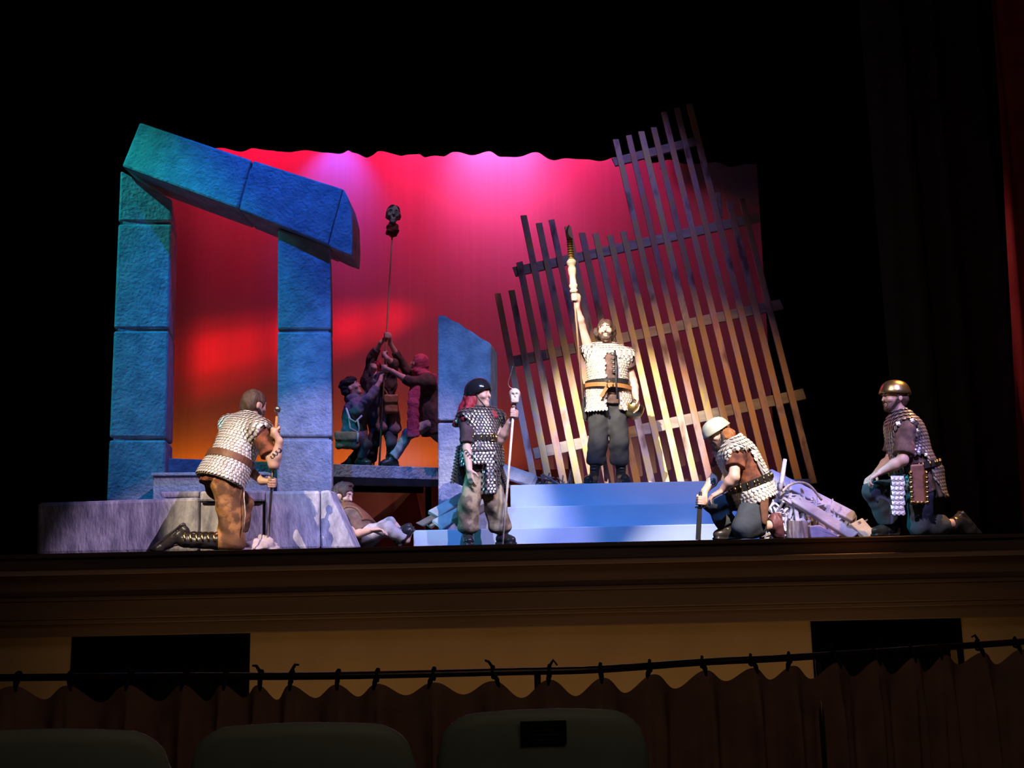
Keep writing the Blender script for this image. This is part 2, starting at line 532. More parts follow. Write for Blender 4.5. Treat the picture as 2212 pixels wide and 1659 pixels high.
def leg(px, Y, wid, label, m=BLACKG, side=1, seed=0, amp=0.07):
    x0 = P(px, 900, Y)[0]
    x1 = x0 + side * wid
    o = cloth_sheet('leg_curtain', m, [(min(x0, x1), Y), (max(x0, x1), Y)], lambda s: 9.5, lambda s: 0.015, amp, 0.5, rows=6, seed=seed, step=0.035)
    return tag(o, label, 'curtain', 'black masking drapes at the stage sides')


leg(318, 13.0, 6.0, 'black side drape behind the left stone pillar', BLACK, -1, 1)
leg(1668, 13.0, 3.0, 'black side drape right of the slatted fence', BLACK, 1, 2)
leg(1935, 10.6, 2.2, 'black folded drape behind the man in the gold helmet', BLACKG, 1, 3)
leg(60, 12.0, 4.0, 'black side drape beyond the end of the low wall', BLACK, -1, 4)

# red house curtain at the right edge
HY = 8.35
edge = [P(2204, 1150, HY), P(2197, 1000, HY), P(2184, 700, HY), P(2160, 350, HY), P(2131, 0, HY), P(2118, -160, HY)]
ez, ex = [p[2] for p in edge], [p[0] for p in edge]
vs, fs = [], []
NJ, NI = 30, 90
for j in range(NJ + 1):
    z = 0.01 + (ez[-1] - 0.01) * j / NJ
    x0 = float(np.interp(z, ez, ex))
    for i in range(NI + 1):
        s = i / NI
        u = s * 2.6
        vs.append((x0 + u, HY + 0.10 * math.sin(u * 15.5 - 1.2) * min(1, 0.5 + u) + 0.04 * math.sin(u * 27 + z), z))
for j in range(NJ):
    for i in range(NI):
        a = j * (NI + 1) + i
        fs.append((a, a + 1, a + NI + 2, a + NI + 1))
o = raw_mesh('house_curtain', vs, fs, REDV, None, True)
tag(o, 'dark red velvet house curtain drawn open at the right edge', 'curtain')

# ================================================================== THE SET
# ---- low stone wall in front of the pillars
WLY = 9.0
t = empty('low_stone_wall', (P(420, 1185, WLY)[0], WLY, 0))
tag(t, 'low grey stone wall with a sloping broken right end at the stage front', 'wall')
G0 = lambda x, Y: np.array([P(x, 1150, Y)[0], Y, 0.0])


def wallblock(px, m=STONE2, Y=WLY, depth=0.9, name='stone_block', par=t, bev=0.02):
    """px: polygon in the photo; points marked with y=None stand on the stage floor."""
    pts = [P(x, y, Y) if y is not None else G0(x, Y) for x, y in px]
    return prism(name, pts, (0, depth, 0), m, par, bev, 2)


wallblock([(80, None), (80, 1086), (228, 1081), (429, 1074), (429, None)], bev=0.03)
wallblock([(431, None), (431, 1085), (570, 1085), (570, None)], Y=WLY + 0.05, depth=0.8)
wallblock([(431, 1083), (431, 1061), (571, 1059), (571, 1083)], Y=WLY, depth=0.85)
wallblock([(572, None), (572, 1061), (690, 1060), (691, None)], bev=0.025, depth=0.42)
wallblock([(693, None), (692, 1060), (712, 1058), (720, 1082), (731, 1102), (748, 1140), (768, None)], bev=0.02, depth=0.36)
wallblock([(346, 1075), (346, 1062), (430, 1061), (430, 1074)], Y=WLY + 0.12, depth=0.6, name='coping_slab', bev=0.018)

# ---- stone step behind the wall, under the bridge
SBY = 10.15
t = empty('stone_step_block', (P(460, 1060, SBY)[0], SBY, 0))
tag(t, 'low dark stone step block behind the low wall, between the pillars', 'step')
prism('block_body', [G0(330, SBY), P(330, 1028, SBY), P(576, 1026, SBY), G0(576, SBY)], (0, 0.5, 0), STONE, t)
prism('top_slab', [P(325, 1028, SBY - 0.03), P(325, 1021, SBY - 0.03), P(576, 1019, SBY - 0.03), P(576, 1026, SBY - 0.03)], (0, 0.55, 0), STONE, t, 0.008)


def pillar(name, label, fl, fr, br, Yf, Yr, Yb, joints, top_l, top_r, base_drop):
    """fl, fr, br: functions of photo y giving the photo x of the front-left, front-right and rear-right edges."""
    a = P(fl(1050), 1050, Yf)
    root = empty(name, (a[0], Yf, 0))
    tag(root, label, 'stone pillar', 'standing stones of the doorway')
    lev = [(top_l, top_r)] + [(j, j) for j in joints] + [(base_drop, base_drop)]
    gap = 2.6
    for i in range(len(lev) - 1):
        t0, t1 = lev[i][0] + (gap if i else 0), lev[i][1] + (gap if i else 0)
        b0, b1 = lev[i + 1][0] - gap, lev[i + 1][1] - gap
        last = i == len(lev) - 2
        FLt, FRt = P(fl(t0), t0, Yf), P(fr(t1), t1, Yr)
        FLb, FRb = P(fl(b0), b0, Yf), P(fr(b1), b1, Yr)
        BRt, BRb = P(br(t1), t1, Yb), P(br(b1), b1, Yb)
        BRt[2], BRb[2] = FRt[2] - (0.22 if i == 0 else 0), FRb[2]
        if last:
            FLb[2] = FRb[2] = BRb[2] = 0.0
        back = np.array([BRt[0] - FRt[0], Yb - Yr, 0])
        BLt, BLb = FLt + back, FLb + back
        if i == 0:
            BLt[2] = FLt[2] - 0.05
        hexa('stone_block', [FLb, FRb, FRt, FLt, BLb, BRb, BRt, BLt], STONE, root, 0.022, 2)
    # core that closes the joints
    FLt, FRt = P(fl(top_l + 40), top_l + 70, Yf), P(fr(top_r + 30), top_r + 70, Yr)
    back = np.array([P(br(700), 700, Yb)[0] - P(fr(700), 700, Yr)[0], Yb - Yr, 0])
    ins = np.array([0.03, 0.03, 0])
    FLb, FRb = P(fl(1050), 1050, Yf), P(fr(1050), 1050, Yr)
    FLb[2] = FRb[2] = 0.01
    i2 = np.array([-0.03, 0.03, 0])
    hexa('mortar_core', [FLb + ins, FRb + i2, FRt + i2, FLt + ins, FLb + back - i2, FRb + back - ins, FRt + back - ins, FLt + back - i2], STONE, root, 0.0)
    return root


PLF = 10.35
pillar('stone_pillar', 'tall teal-lit stone pillar holding the high left end of the lintel',
       lambda y: 260 - (y - 370) * 0.0415, lambda y: 372 - (y - 430) * 0.0265, lambda y: 386 - (y - 430) * 0.024,
       PLF, PLF + 0.28, PLF + 0.92, [481, 712, 948], 367, 430, 1075)
pillar('stone_pillar', 'shorter blue-lit stone pillar under the low right end of the lintel',
       lambda y: 600 - (y - 490) * 0.003, lambda y: 714 + (y - 530) * 0.008, lambda y: 718 + (y - 530) * 0.006,
       PLF, PLF + 0.02, PLF + 0.5, [714, 946], 492, 531, 1062)

# lintel: two great blocks and an end piece
LY = 10.28
t = empty('stone_lintel', P(500, 430, LY))
tag(t, 'slanting blue stone lintel lying across the two tall pillars', 'stone lintel')
prism('stone_block', [P(x, y, LY) for x, y in [(262, 359), (301, 263), (543, 345), (513, 451)]], (0.02, 0.62, -0.02), STONE, t, 0.025, 2)
prism('stone_block', [P(x, y, LY) for x, y in [(516, 452), (547, 346), (741, 408), (708, 529)]], (0.02, 0.6, -0.02), STONE, t, 0.016, 2)
prism('stone_block', [P(x, y, LY) for x, y in [(709, 530), (742, 408), (751, 425), (760, 462), (762, 514), (760, 552), (735, 543)]], (0.0, 0.55, 0.0), STONE, t, 0.010, 2)
prism('mortar_core', [P(x, y, LY + 0.035) for x, y in [(300, 360), (318, 290), (742, 430), (715, 515)]], (0.02, 0.52, -0.02), STONE, t, 0)

# ---- broken column in the middle
CLY = 10.4
t = empty('broken_stone_column', (P(1000, 1100, CLY)[0], CLY, 0))
tag(t, 'broken grey stone column with a slanted top beside the red-haired woman', 'stone pillar')
prism('stone_block', [P(945, 908, CLY), P(945, 684, CLY), P(949, 680, CLY), P(962, 682, CLY), P(976, 692, CLY), P(992, 697, CLY), P(1004, 708, CLY), P(1022, 717, CLY),
                      P(1034, 727, CLY), P(1060, 741, CLY), P(1061, 908, CLY)], (0.06, 0.5, 0), STONE, t, 0.02, 2)
prism('stone_block', [G0(946, CLY), P(945, 913, CLY), P(1062, 913, CLY), G0(1063, CLY)], (0.06, 0.5, 0), STONE, t, 0.02, 2)

# ---- bridge deck between the pillars and the column
BZ = float(P(370, 990, 10.95)[2])


def onz(x, y, z):
    """Point at photo position with world height z."""
    d = RC @ Vector(((x - CX) / FPX, (CY - y) / FPX, -1.0))
    k = (z - CAM.z) / d.z
    return np.array(CAM + d * k)


bl, br_ = onz(372, 990, BZ), onz(946, 1010, BZ)
print('bridge', BZ, bl, br_)
t = empty('bridge_platform', ((bl[0] + br_[0]) / 2, bl[1], 0))
tag(t, 'raised stone-faced bridge platform running behind the pillars', 'platform')
dv = nv(np.array([br_[0] - bl[0], br_[1] - bl[1], 0]))
bk = np.array([-dv[1], dv[0], 0])
el, er = bl - dv * 0.35, br_ + dv * 0.5
H = 0.155
hexa('fascia_board', [el - (0, 0, H), er - (0, 0, H), er, el, el + bk * 0.06 - (0, 0, H), er + bk * 0.06 - (0, 0, H), er + bk * 0.06, el + bk * 0.06], STONE, t, 0.008)
e2, e3 = el + bk * 0.062 - (0, 0, 0.01), er + bk * 0.062 - (0, 0, 0.01)
DW = 1.35
hexa('deck_board', [e2 - (0, 0, 0.05), e3 - (0, 0, 0.05), e3, e2, e2 + bk * DW - (0, 0, 0.05), e3 + bk * DW - (0, 0, 0.05), e3 + bk * DW, e2 + bk * DW], FLOORM, t, 0.0)
zb = BZ - H
for off in (0.03, DW - 0.1):
    q0, q1 = el + bk * off, er + bk * off
    q0[2] = q1[2] = zb - 0.045
    plank('frame_beam', q0, q1, 0.085, 0.06, BLACKP, t, face=bk, bev=0)
pp = onz(930, 1020, BZ)
for kx in (0.04, 0.36, 0.70, None):
    for off in (0.06, DW - 0.12):
        base = (bl + (br_ - bl) * kx) if kx is not None else pp.copy()
        base = base + bk * off
        if kx in (0.36, 0.70) and off < 0.5:
            continue
        if kx is None and off > 0.5:
            continue
        base[2] = 0.0
        topp = base.copy()
        topp[2] = zb
        plank('frame_post', base, topp, 0.075, 0.07, BLACKP, t, bev=0)

# ---- blue-tinted steps and the hero's platform
t = empty('blue_tinted_steps', (P(1330, 1100, 9.7)[0], 9.7, 0))
tag(t, 'wide stage steps tinted with pale blue light, leading up to the man with the spear', 'steps')
S1, S2, S3 = 9.70, 10.0, 10.3
z1, z2, z3 = float(P(1200, 1139, S1)[2]), float(P(1300, 1091, S2)[2]), float(P(1330, 1043, S3)[2])
print('steps', z1, z2, z3)
box('step', (P(893, 1150, S1)[0], S1, 0.0), (P(1640, 1150, S1)[0], 10.36, z1), STEP, t, 0.008, 2)
box('step', (P(1080, 1100, 10.0)[0], S2, z1), (P(1650, 1100, S2)[0], 10.9, z2), STEP, t, 0.008, 2)
box('step', (P(1102, 1050, S3)[0], S3, z2), (P(1752, 1050, S3)[0], 11.9, z3), STEP, t, 0.008, 2)
box('platform_base', (P(1102, 1050, S3)[0] + 0.05, 10.95, 0.0), (P(1752, 1050, S3)[0] - 0.05, 11.9, z2), FLOORM, t, 0)
PZ = z3

# ---- slatted fence leaning back
FB = 11.25


def fy(z):
    return FB + max(0.0, z - PZ) * 0.30


def onfence(x, y, dy=0.0):
    d = RC @ Vector(((x - CX) / FPX, (CY - y) / FPX, -1.0))
    d = d / d.y
    # solve Y = FB + (z-PZ)*0.30 with z = cam + d.z*Y
    Y = (FB + 0.30 * (CAM.z - PZ)) / (1 - 0.30 * d.z)
    return np.array(CAM + d * (Y + dy))


tops = [(1075, 635), (1105, 628), (1122, 566), (1131, 466), (1164, 482), (1191, 475), (1226, 490), (1257, 503), (1286, 504), (1317, 508), (1346, 501), (1330, 302), (1358, 293),
        (1385, 284), (1412, 276), (1434, 243), (1462, 234), (1489, 226), (1575, 437), (1602, 430)]
t = empty('slatted_fence', onfence(1450, 1040))
t.location.z = PZ
tag(t, 'tall leaning fence of uneven wooden slats behind the man with the spear', 'fence')
FN = nv(np.array([0, -1.0, 0.30]))
for i, (x, y) in enumerate(tops):
    bxp = 1153.4 + 31.7 * i
    a, b = onfence(bxp + 1.5, 1045), onfence(x, y)
    if i >= 18:
        a = onfence(bxp + 3, 1056)
    a[2] = max(a[2], PZ + 0.002)
    plank('slat', a, b, random.uniform(0.074, 0.082), 0.022, SLAT, t, FN, 0.003, jag=0.008)
for (x0, y0, x1, y1) in [(1326, 351, 1508, 304), (1110, 588, 1639, 470), (1111, 781, 1689, 657), (1152, 981, 1738, 851)]:
    plank('rail', onfence(x0, y0, 0.035), onfence(x1, y1, 0.035), 0.135, 0.03, RAIL, t, FN, 0.004, jag=0.015)
plank('slat_stub', onfence(1556, 470, 0.03), onfence(1551, 416, 0.03), 0.06, 0.02, RAIL, t, FN, 0.003)
# braces that keep it standing, hidden behind the slats
for xx in (1230, 1560):
    a = onfence(xx, 935, 0.06)
    b = np.array([a[0] + 0.02, a[1] + 0.3, PZ + 0.0])
    plank('brace', b, a, 0.09, 0.04, BLACKP, t, (1, 0, 0), 0)

# ---- debris: planks left of the steps
def loose(name, a, b, wd, th, label, m=DEBW, face=(0, -0.8, 0.6), group=None, jag=0.03, taper=0.8, zmin=0.0):
    if zmin:
        a[2], b[2] = max(a[2], zmin), max(b[2], zmin)
    o = plank(name, a, b, wd, th, m, None, face, 0.006, taper, jag)
    return tag(o, label, 'plank', group)


g = 'scrap boards heaped by the broken column'
loose('scrap_board', P(938, 1112, 9.95), P(1004, 1072, 10.2), 0.13, 0.05, 'thick teal-lit board end sticking up behind the red-haired woman', group=g, zmin=z1 + 0.05)
loose('scrap_board', P(905, 1141, 9.85), P(985, 1090, 10.15), 0.07, 0.03, 'thin dark stick lowest left in the heap by the column', DEBD, group=g, zmin=z1 + 0.05)
loose('scrap_board', P(946, 1140, 9.8), P(1012, 1098, 10.0), 0.15, 0.03, 'wide pale blue board leaning behind the woman, nearest the step', group=g, zmin=z1 + 0.05)
loose('scrap_board', P(925, 1136, 9.95), P(1000, 1083, 10.3), 0.09, 0.04, 'middle brownish board in the heap by the column', DEBD, group=g, zmin=z1 + 0.05)
loose('scrap_board', P(980, 1142, 9.78), P(1050, 1095, 9.9), 0.1, 0.03, 'dark board behind the legs of the red-haired woman', DEBD, group=g, zmin=z1 + 0.05)
o = plank('grey_plank', P(1082, 1016, 10.75), np.array([P(1156, 1044, 10.5)[0], 10.5, PZ + 0.045]), 0.15, 0.05, DEBW, None, (0, -1, 0.3), 0.006, 0.9, 0.03)
tag(o, 'pale grey plank lying at the left end of the blue platform', 'plank')
rb = []
for k in range(46):
    x = random.uniform(1135, 1235)
    q = P(x, 1046, random.uniform(10.6, 11.0))
    q[2] = PZ + abs(random.gauss(0, 0.035))
    d = nv(np.array([random.gauss(0, 1), random.gauss(0, 0.5), random.gauss(0, 0.5)])) * random.uniform(0.05, 0.13)
    rb.append(tube_geo([q - d, q + d], random.uniform(0.006, 0.016), 5))
vs, fs = cat_geo(*rb)
o = raw_mesh('twig_litter', vs, fs, DEBD)
tag(o, 'dark twigs and scraps scattered at the foot of the fence', 'litter', kind='stuff')

# ---- rubble heap on the right, behind the kneeling man in the cap helmet
g = 'boards of the right rubble heap'
R0 = 8.85
loose('heap_board', P(1655, 1022, R0 + 0.35), P(1842, 1118, R0 + 0.05), 0.115, 0.05, 'long pale board forming the top edge of the right rubble heap', group=g, taper=1.0)
loose('heap_board', P(1716, 1078, R0), P(1848, 1162, R0 - 0.25), 0.105, 0.045, 'long pale board slanting down the front of the right rubble heap', group=g, taper=1.0)
loose('heap_board', P(1658, 1042, R0 + 0.1), P(1690, 1066, R0 + 0.05), 0.1, 0.04, 'short pale board end at the top left of the right rubble heap', group=g)
loose('heap_board', P(1846, 1126, R0 + 0.05), P(1880, 1160, R0 - 0.1), 0.14, 0.05, 'short broad pale board at the far right foot of the heap', group=g)
loose('heap_board', P(1676, 1150, R0 - 0.2), P(1684, 1100, R0 + 0.05), 0.05, 0.03, 'small upright pale stake low in the right rubble heap', group=g)
loose('heap_board', P(1725, 1140, R0 - 0.15), P(1718, 1096, R0 + 0.02), 0.04, 0.03, 'second small stake beside the log in the right heap', group=g)
o = tube('white_stick', [P(1684, 1060, R0 - 0.05), P(1690, 1030, R0 - 0.04), P(1696, 992, R0 - 0.02)], [0.022, 0.02, 0.017], DEBW, None, 10)
tag(o, 'short pale stick standing up out of the right rubble heap', 'stick')
o = tube('bent_branch', smooth_curve([P(1690, 1062, R0 - 0.02), P(1705, 1048, R0), P(1727, 1042, R0), P(1750, 1050, R0 + 0.02), P(1775, 1080, R0 + 0.05)]), 0.011, ROPE, None, 7)
tag(o, 'thin bent branch arching over the right rubble heap', 'branch')
rb = []
for k in range(190):
    s = random.random()
    x = 1652 + s * 215
    ytop = np.interp(x, [1652, 1680, 1740, 1800, 1870], [1030, 1045, 1065, 1100, 1145])
    y = random.uniform(ytop + 8, 1160)
    q = P(x, y, R0 + 0.1 + random.uniform(-0.25, 0.12) * (y - ytop) / 110)
    d = nv(np.array([random.gauss(0, 1), random.gauss(0, 0.4), random.gauss(0, 0.9)])) * random.uniform(0.04, 0.13)
    rb.append(tube_geo([q - d, q + d * 0.2 + np.array([0, 0, random.uniform(-0.01, 0.01)]), q + d], [random.uniform(0.008, 0.02)] * 2 + [0.006], 5))
vs, fs = cat_geo(*rb)
vs = [np.array([v[0], v[1], max(v[2], 0.004)]) for v in vs]
o = raw_mesh('brushwood_heap', vs, fs, DEBW)
tag(o, 'tangle of sticks and scraps filling the right rubble heap', 'brushwood', kind='stuff')
# mound of earth-coloured scrap that carries the heap
bm = bmesh.new()
bmesh.ops.create_icosphere(bm, subdivisions=4, radius=1)
c0, c1 = P(1655, 1150, R0 + 0.3), P(1865, 1150, R0 + 0.25)
for v in bm.verts:
    n = 0.12 * (math.sin(v.co.x * 9 + v.co.z * 5) + math.sin(v.co.y * 11 + v.co.x * 7))
    s = (v.co.x + 1) / 2
    hgt = np.interp(s, [0, 0.25, 0.5, 0.75, 1], [0.28, 0.33, 0.24, 0.13, 0.04])
    v.co = Vector((c0[0] + (c1[0] - c0[0]) * s, c0[1] + v.co.y * 0.32, max(0.003, v.co.z * hgt * (1 + n))))
o = from_bm('rubble_mound', bm, DEBD, None, False)
tag(o, 'dark mound of rubble under the boards of the right heap', 'rubble')
a, b = P(1722, 1164, 8.45), P(1722, 1126, 8.45)
a[2] = 0.0
v, f = tube_geo([a, a * 0.5 + b * 0.5, b], [0.088, 0.084, 0.086], 16)
o = raw_mesh('bark_log', v, f, LOGM, None, False)
tag(o, 'short round bark-covered log standing at the front of the right heap', 'log')
a = [P(x, y, 8.5) for x, y in [(1752, 1166), (1748, 1136), (1772, 1134), (1812, 1158), (1815, 1166)]]
for q in (a[0], a[4]):
    q[2] = 0.0
o = prism('pale_stone_slab', a, (0, 0.16, 0), CLOTHW, None, 0.01)
tag(o, 'pale violet wedge of stone beside the bark log', 'stone')

# crumpled cloth in front of the left kneeling man
bm = bmesh.new()
bmesh.ops.create_icosphere(bm, subdivisions=4, radius=1)
c0 = P(562, 1180, 8.55)
for v in bm.verts:
    n = 0.16 * (math.sin(v.co.x * 6 + v.co.y * 5) * math.cos(v.co.z * 7 + v.co.x * 3)) + 0.06 * math.sin(v.co.y * 12 + v.co.x * 10)
    v.co = Vector((c0[0] + v.co.x * 0.15 * (1 + n), c0[1] + v.co.y * 0.12 * (1 + n), max(0.004, v.co.z * 0.11 * (1 + 1.4 * n))))
o = from_bm('crumpled_cloth', bm, CLOTHW, None, True)
tag(o, 'crumpled pale cloth on the floor at the tip of the left sword', 'cloth')

# ================================================================== THE PIT RAIL AND SEATS
RZ = -0.60
rp = [(-700, 1466), (-260, 1466), (0, 1464), (350, 1461), (700, 1460), (1100, 1451), (1290, 1446), (1520, 1430), (1700, 1421), (2000, 1401), (2212, 1386), (2500, 1366), (2900, 1338)]
railp = smooth_curve([onz(x, y, RZ) for x, y in rp], 8)
rl = empty('pit_rail', (railp[40][0], railp[40][1], PIT_Z))
tag(rl, 'dark steel pipe rail around the orchestra pit carrying a curtain', 'rail')
tube('pipe', railp, 0.017, PIPE, rl, 10)
for k in (10, 42, 66, 82):
    q = railp[k] + np.array([0, 0.03, 0])
    tube('post', [(q[0], q[1], PIT_Z), (q[0], q[1], RZ)], 0.016, PIPE, rl, 8)
RXY = np.array(railp)


def rail_at(px):
    """Rail point whose photo x is px."""
    best = None
    for q in railp_d:
        d = RC.transposed() @ (Vector(q) - CAM)
        x = CX + FPX * d.x / -d.z
        if best is None or abs(x - px) < best[0]:
            best = (abs(x - px), q)
    return best[1]


railp_d = []
for i in range(len(railp) - 1):
    for k in range(8):
        railp_d.append(railp[i] + (railp[i + 1] - railp[i]) * k / 8)
ties = [-560, -440, -330, -220, -120, 40, 150, 285, 405, 490, 565, 632, 728, 815, 935, 1065, 1188, 1298, 1405, 1518, 1622, 1706, 1800, 1886, 1968, 2030, 2112, 2192, 2290, 2390, 2490, 2600, 2700, 2800]
arc = [0]
for i in range(1, len(railp_d)):
    arc.append(arc[-1] + np.linalg.norm(railp_d[i] - railp_d[i - 1]))
tie_s = []
for px in ties:
    q = rail_at(px)
    k = min(range(len(railp_d)), key=lambda i: np.linalg.norm(railp_d[i] - q))
    tie_s.append(arc[k])
rnd = random.Random(4)
drop = [rnd.uniform(0.055, 0.085) for _ in ties]
n = int(arc[-1] / 0.012)
vs, fs = [], []
ROWS = 22
for i in range(n + 1):
    s = arc[-1] * i / n
    k = int(np.searchsorted(arc, s)) - 1
    k = max(0, min(k, len(arc) - 2))
    u = (s - arc[k]) / (arc[k + 1] - arc[k] + 1e-9)
    p = railp_d[k] + (railp_d[k + 1] - railp_d[k]) * u
    d = nv(railp_d[k + 1] - railp_d[k])
    nn = np.array([-d[1], d[0], 0])
    j = int(np.searchsorted(tie_s, s)) - 1
    if j < 0 or j >= len(ties) - 1:
        sag, w = 0.05, 0.5
    else:
        w = (s - tie_s[j]) / (tie_s[j + 1] - tie_s[j])
        sag = drop[j] * (0.5 - 0.5 * math.cos(6.283 * w)) ** 1.15
    peak = (2 * abs(w - 0.5))
    fold0 = 0.035 * math.cos(6.283 * w)
    for r in range(ROWS + 1):
        tt = r / ROWS
        zt = RZ - 0.035 - sag
        z = zt + (PIT_Z + 0.02 - zt) * tt
        a = fold0 * (0.6 + 0.6 * min(1, tt * 3)) + 0.022 * min(1, tt * 2.5) * math.sin(12.566 * w + j) + 0.012 * math.sin(s * 31 + tt * 2) * tt
        q = p - nn * (a + 0.01)
        vs.append((q[0], q[1], z))
for i in range(n):
    for r in range(ROWS):
        a = i * (ROWS + 1) + r
        fs.append((a, a + 1, a + ROWS + 2, a + ROWS + 1))
pc = empty('pit_curtain', (railp[40][0], railp[40][1] - 0.05, PIT_Z))
tag(pc, 'rust-brown curtain tied with tapes to the pit rail', 'curtain')
raw_mesh('curtain_cloth', vs, fs, PITC, pc, True)
for k, px in enumerate(ties):
    q = rail_at(px)
    rr = random.Random(k)
    g1 = tube_geo([q + np.array([0.0, 0.026 * math.cos(a), 0.026 * math.sin(a)]) + np.array([0.004 * math.sin(a * 2), 0, 0]) for a in np.linspace(0, 6.283, 12)], 0.007, 6)
    kx = rr.uniform(-0.02, 0.02)
    g2 = tube_geo([q + np.array([0, -0.026, 0.0]), q + np.array([kx, -0.03, -0.03]), q + np.array([kx * 1.5, -0.03, -0.06])], [0.010, 0.012, 0.006], 6)
    gs = [g1, g2]
    if rr.random() < 0.65:
        s1 = rr.choice((-1, 1))
        gs.append(tube_geo([q + np.array([0, -0.02, 0.022]), q + np.array([s1 * 0.018, -0.02, 0.046 + rr.uniform(0, 0.015)]), q + np.array([s1 * 0.036, -0.02, 0.036 + rr.uniform(-0.01, 0.02)])], [0.008, 0.007, 0.005], 6))
    v, f = cat_geo(*gs)
    raw_mesh('tie_knot', v, f, TIE, pc, True)


# theatre seats
def theatre_seat(px, pytop, Y, wid, label, yaw, plaque=False):
    c = P(px, pytop, Y)
    top = c[2]
    root = empty('theatre_seat', (c[0], Y, PIT_Z))
    root.rotation_euler[2] = yaw
    tag(root, label, 'seat', 'row of theatre seats in front of the pit')
    W = wid / 2
    # parts are built in the seat's own axes (x across, y towards the stage, z up from the floor)
    hb = top - PIT_Z

    def loc(name, bm, m, smooth=True):
        bmesh.ops.recalc_face_normals(bm, faces=bm.faces)
        me = bpy.data.meshes.new(name)
        bm.to_mesh(me)
        bm.free()
        me.materials.append(m)
        if smooth:
            me.polygons.foreach_set('use_smooth', [True] * len(me.polygons))
        o = bpy.data.objects.new(name, me)
        return link(o, root)

    def shell(x0, zlo, zhi, y0, thk, corner, crown, bend, rim=0.012):
        """Rounded-top panel, bowed backwards in plan."""
        bm = bmesh.new()
        nx, nz = 28, 16
        rows = [[], []]
        for i in range(nx + 1):
            u = -1 + 2 * i / nx
            x = u * x0
            e = max(0.0, abs(x) - (x0 - corner)) / corner
            zt = zhi - crown * u * u - corner * (1 - math.sqrt(max(0.0, 1 - e * e)))
            for side in (0, 1):
                col = []
                for k in range(nz + 1):
                    z = zlo + (zt - zlo) * k / nz
                    lean = -(z - zlo) * 0.16
                    edge = min(1.0, min(nz - k, 1e9) / 2.0, (nx - abs(2 * i - nx)) / 4.0 + 0.35)
                    th = thk * (0.35 + 0.65 * edge)
                    y = y0 + lean + bend * u * u + (th / 2 if side else -th / 2)
                    col.append(bm.verts.new((x, y, z)))
                rows[side].append(col)
        for side in (0, 1):
            for i in range(nx):
                for k in range(nz):
                    bm.faces.new([rows[side][i][k], rows[side][i + 1][k], rows[side][i + 1][k + 1], rows[side][i][k + 1]])
        for i in range(nx):
            bm.faces.new([rows[0][i][nz], rows[0][i + 1][nz], rows[1][i + 1][nz], rows[1][i][nz]])
            bm.faces.new([rows[0][i][0], rows[0][i + 1][0], rows[1][i + 1][0], rows[1][i][0]])
        for i in (0, nx):
            for k in range(nz):
                bm.faces.new([rows[0][i][k], rows[0][i][k + 1], rows[1][i][k + 1], rows[1][i][k]])
        return bm

    back = loc('back_shell', shell(W, 0.36, hb, 0.0, 0.035, 0.10, 0.020, 0.03), SEATM)
    loc('back_cushion', shell(W - 0.025, 0.42, hb - 0.025, 0.045, 0.06, 0.09, 0.018, 0.03), SEATF)
    bm = bmesh.new()
    bmesh.ops.create_cube(bm, size=1, matrix=Matrix.Translation((0, 0.28, 0.41)) @ Matrix.Diagonal((2 * W - 0.06, 0.44, 0.10, 1)))
    bmesh.ops.bevel(bm, geom=bm.edges[:], offset=0.035, segments=3, affect='EDGES')
    loc('seat_cushion', bm, SEATF)
    for s in ((-1, 1) if px < 300 else (1,)):
        bm = bmesh.new()
        bmesh.ops.create_cube(bm, size=1, matrix=Matrix.Translation((s * (W + 0.025), 0.22, 0.28)) @ Matrix.Diagonal((0.035, 0.36, 0.56, 1)))
        bmesh.ops.bevel(bm, geom=bm.edges[:], offset=0.012, segments=2, affect='EDGES')
        loc('side_frame', bm, SEATI)
        bm = bmesh.new()
        bmesh.ops.create_cube(bm, size=1, matrix=Matrix.Translation((s * (W + 0.025), 0.22, 0.58)) @ Matrix.Diagonal((0.055, 0.40, 0.035, 1)))
        bmesh.ops.bevel(bm, geom=bm.edges[:], offset=0.012, segments=2, affect='EDGES')
        loc('armrest', bm, SEATM)
    if plaque:
        def slab(name, cx, cz, w, h, thk, m, par):
            bm = bmesh.new()
            y = -(cz - 0.36) * 0.16 - 0.0175 - thk / 2 - 0.0015
            bmesh.ops.create_cube(bm, size=1, matrix=Matrix.Translation((cx, y, cz)) @ Matrix.Rotation(0.16, 4, 'X') @ Matrix.Diagonal((w, thk, h, 1)))
            me = bpy.data.meshes.new(name)
            bm.to_mesh(me)
            bm.free()
            me.materials.append(m)
            return link(bpy.data.objects.new(name, me), par)
        k = Y / FPX
        pl = slab('plaque', 0.0 * k, hb - 44 * k, 92 * k, 46 * k, 0.006, PLAQ, root)
        pl['label'] = 'small dark engraved plaque'
        for j in range(4):
            slab('engraved_line', rnd.uniform(-3, 3) * k, hb - (30 + j * 9) * k, (52, 40, 60, 44)[j] * k, 2.2 * k, 0.0085, PLAQT, pl)
    return root


theatre_seat(130, 1562, 2.62, 0.60, 'dark grey-green theatre seat back at the far left, cut by the frame', -0.03)
theatre_seat(663, 1549, 2.64, 0.555, 'dark grey-green theatre seat back, middle of the three', 0.0)
theatre_seat(1168, 1521, 2.78, 0.545, 'dark grey-green theatre seat back with a small plaque', 0.03, True)

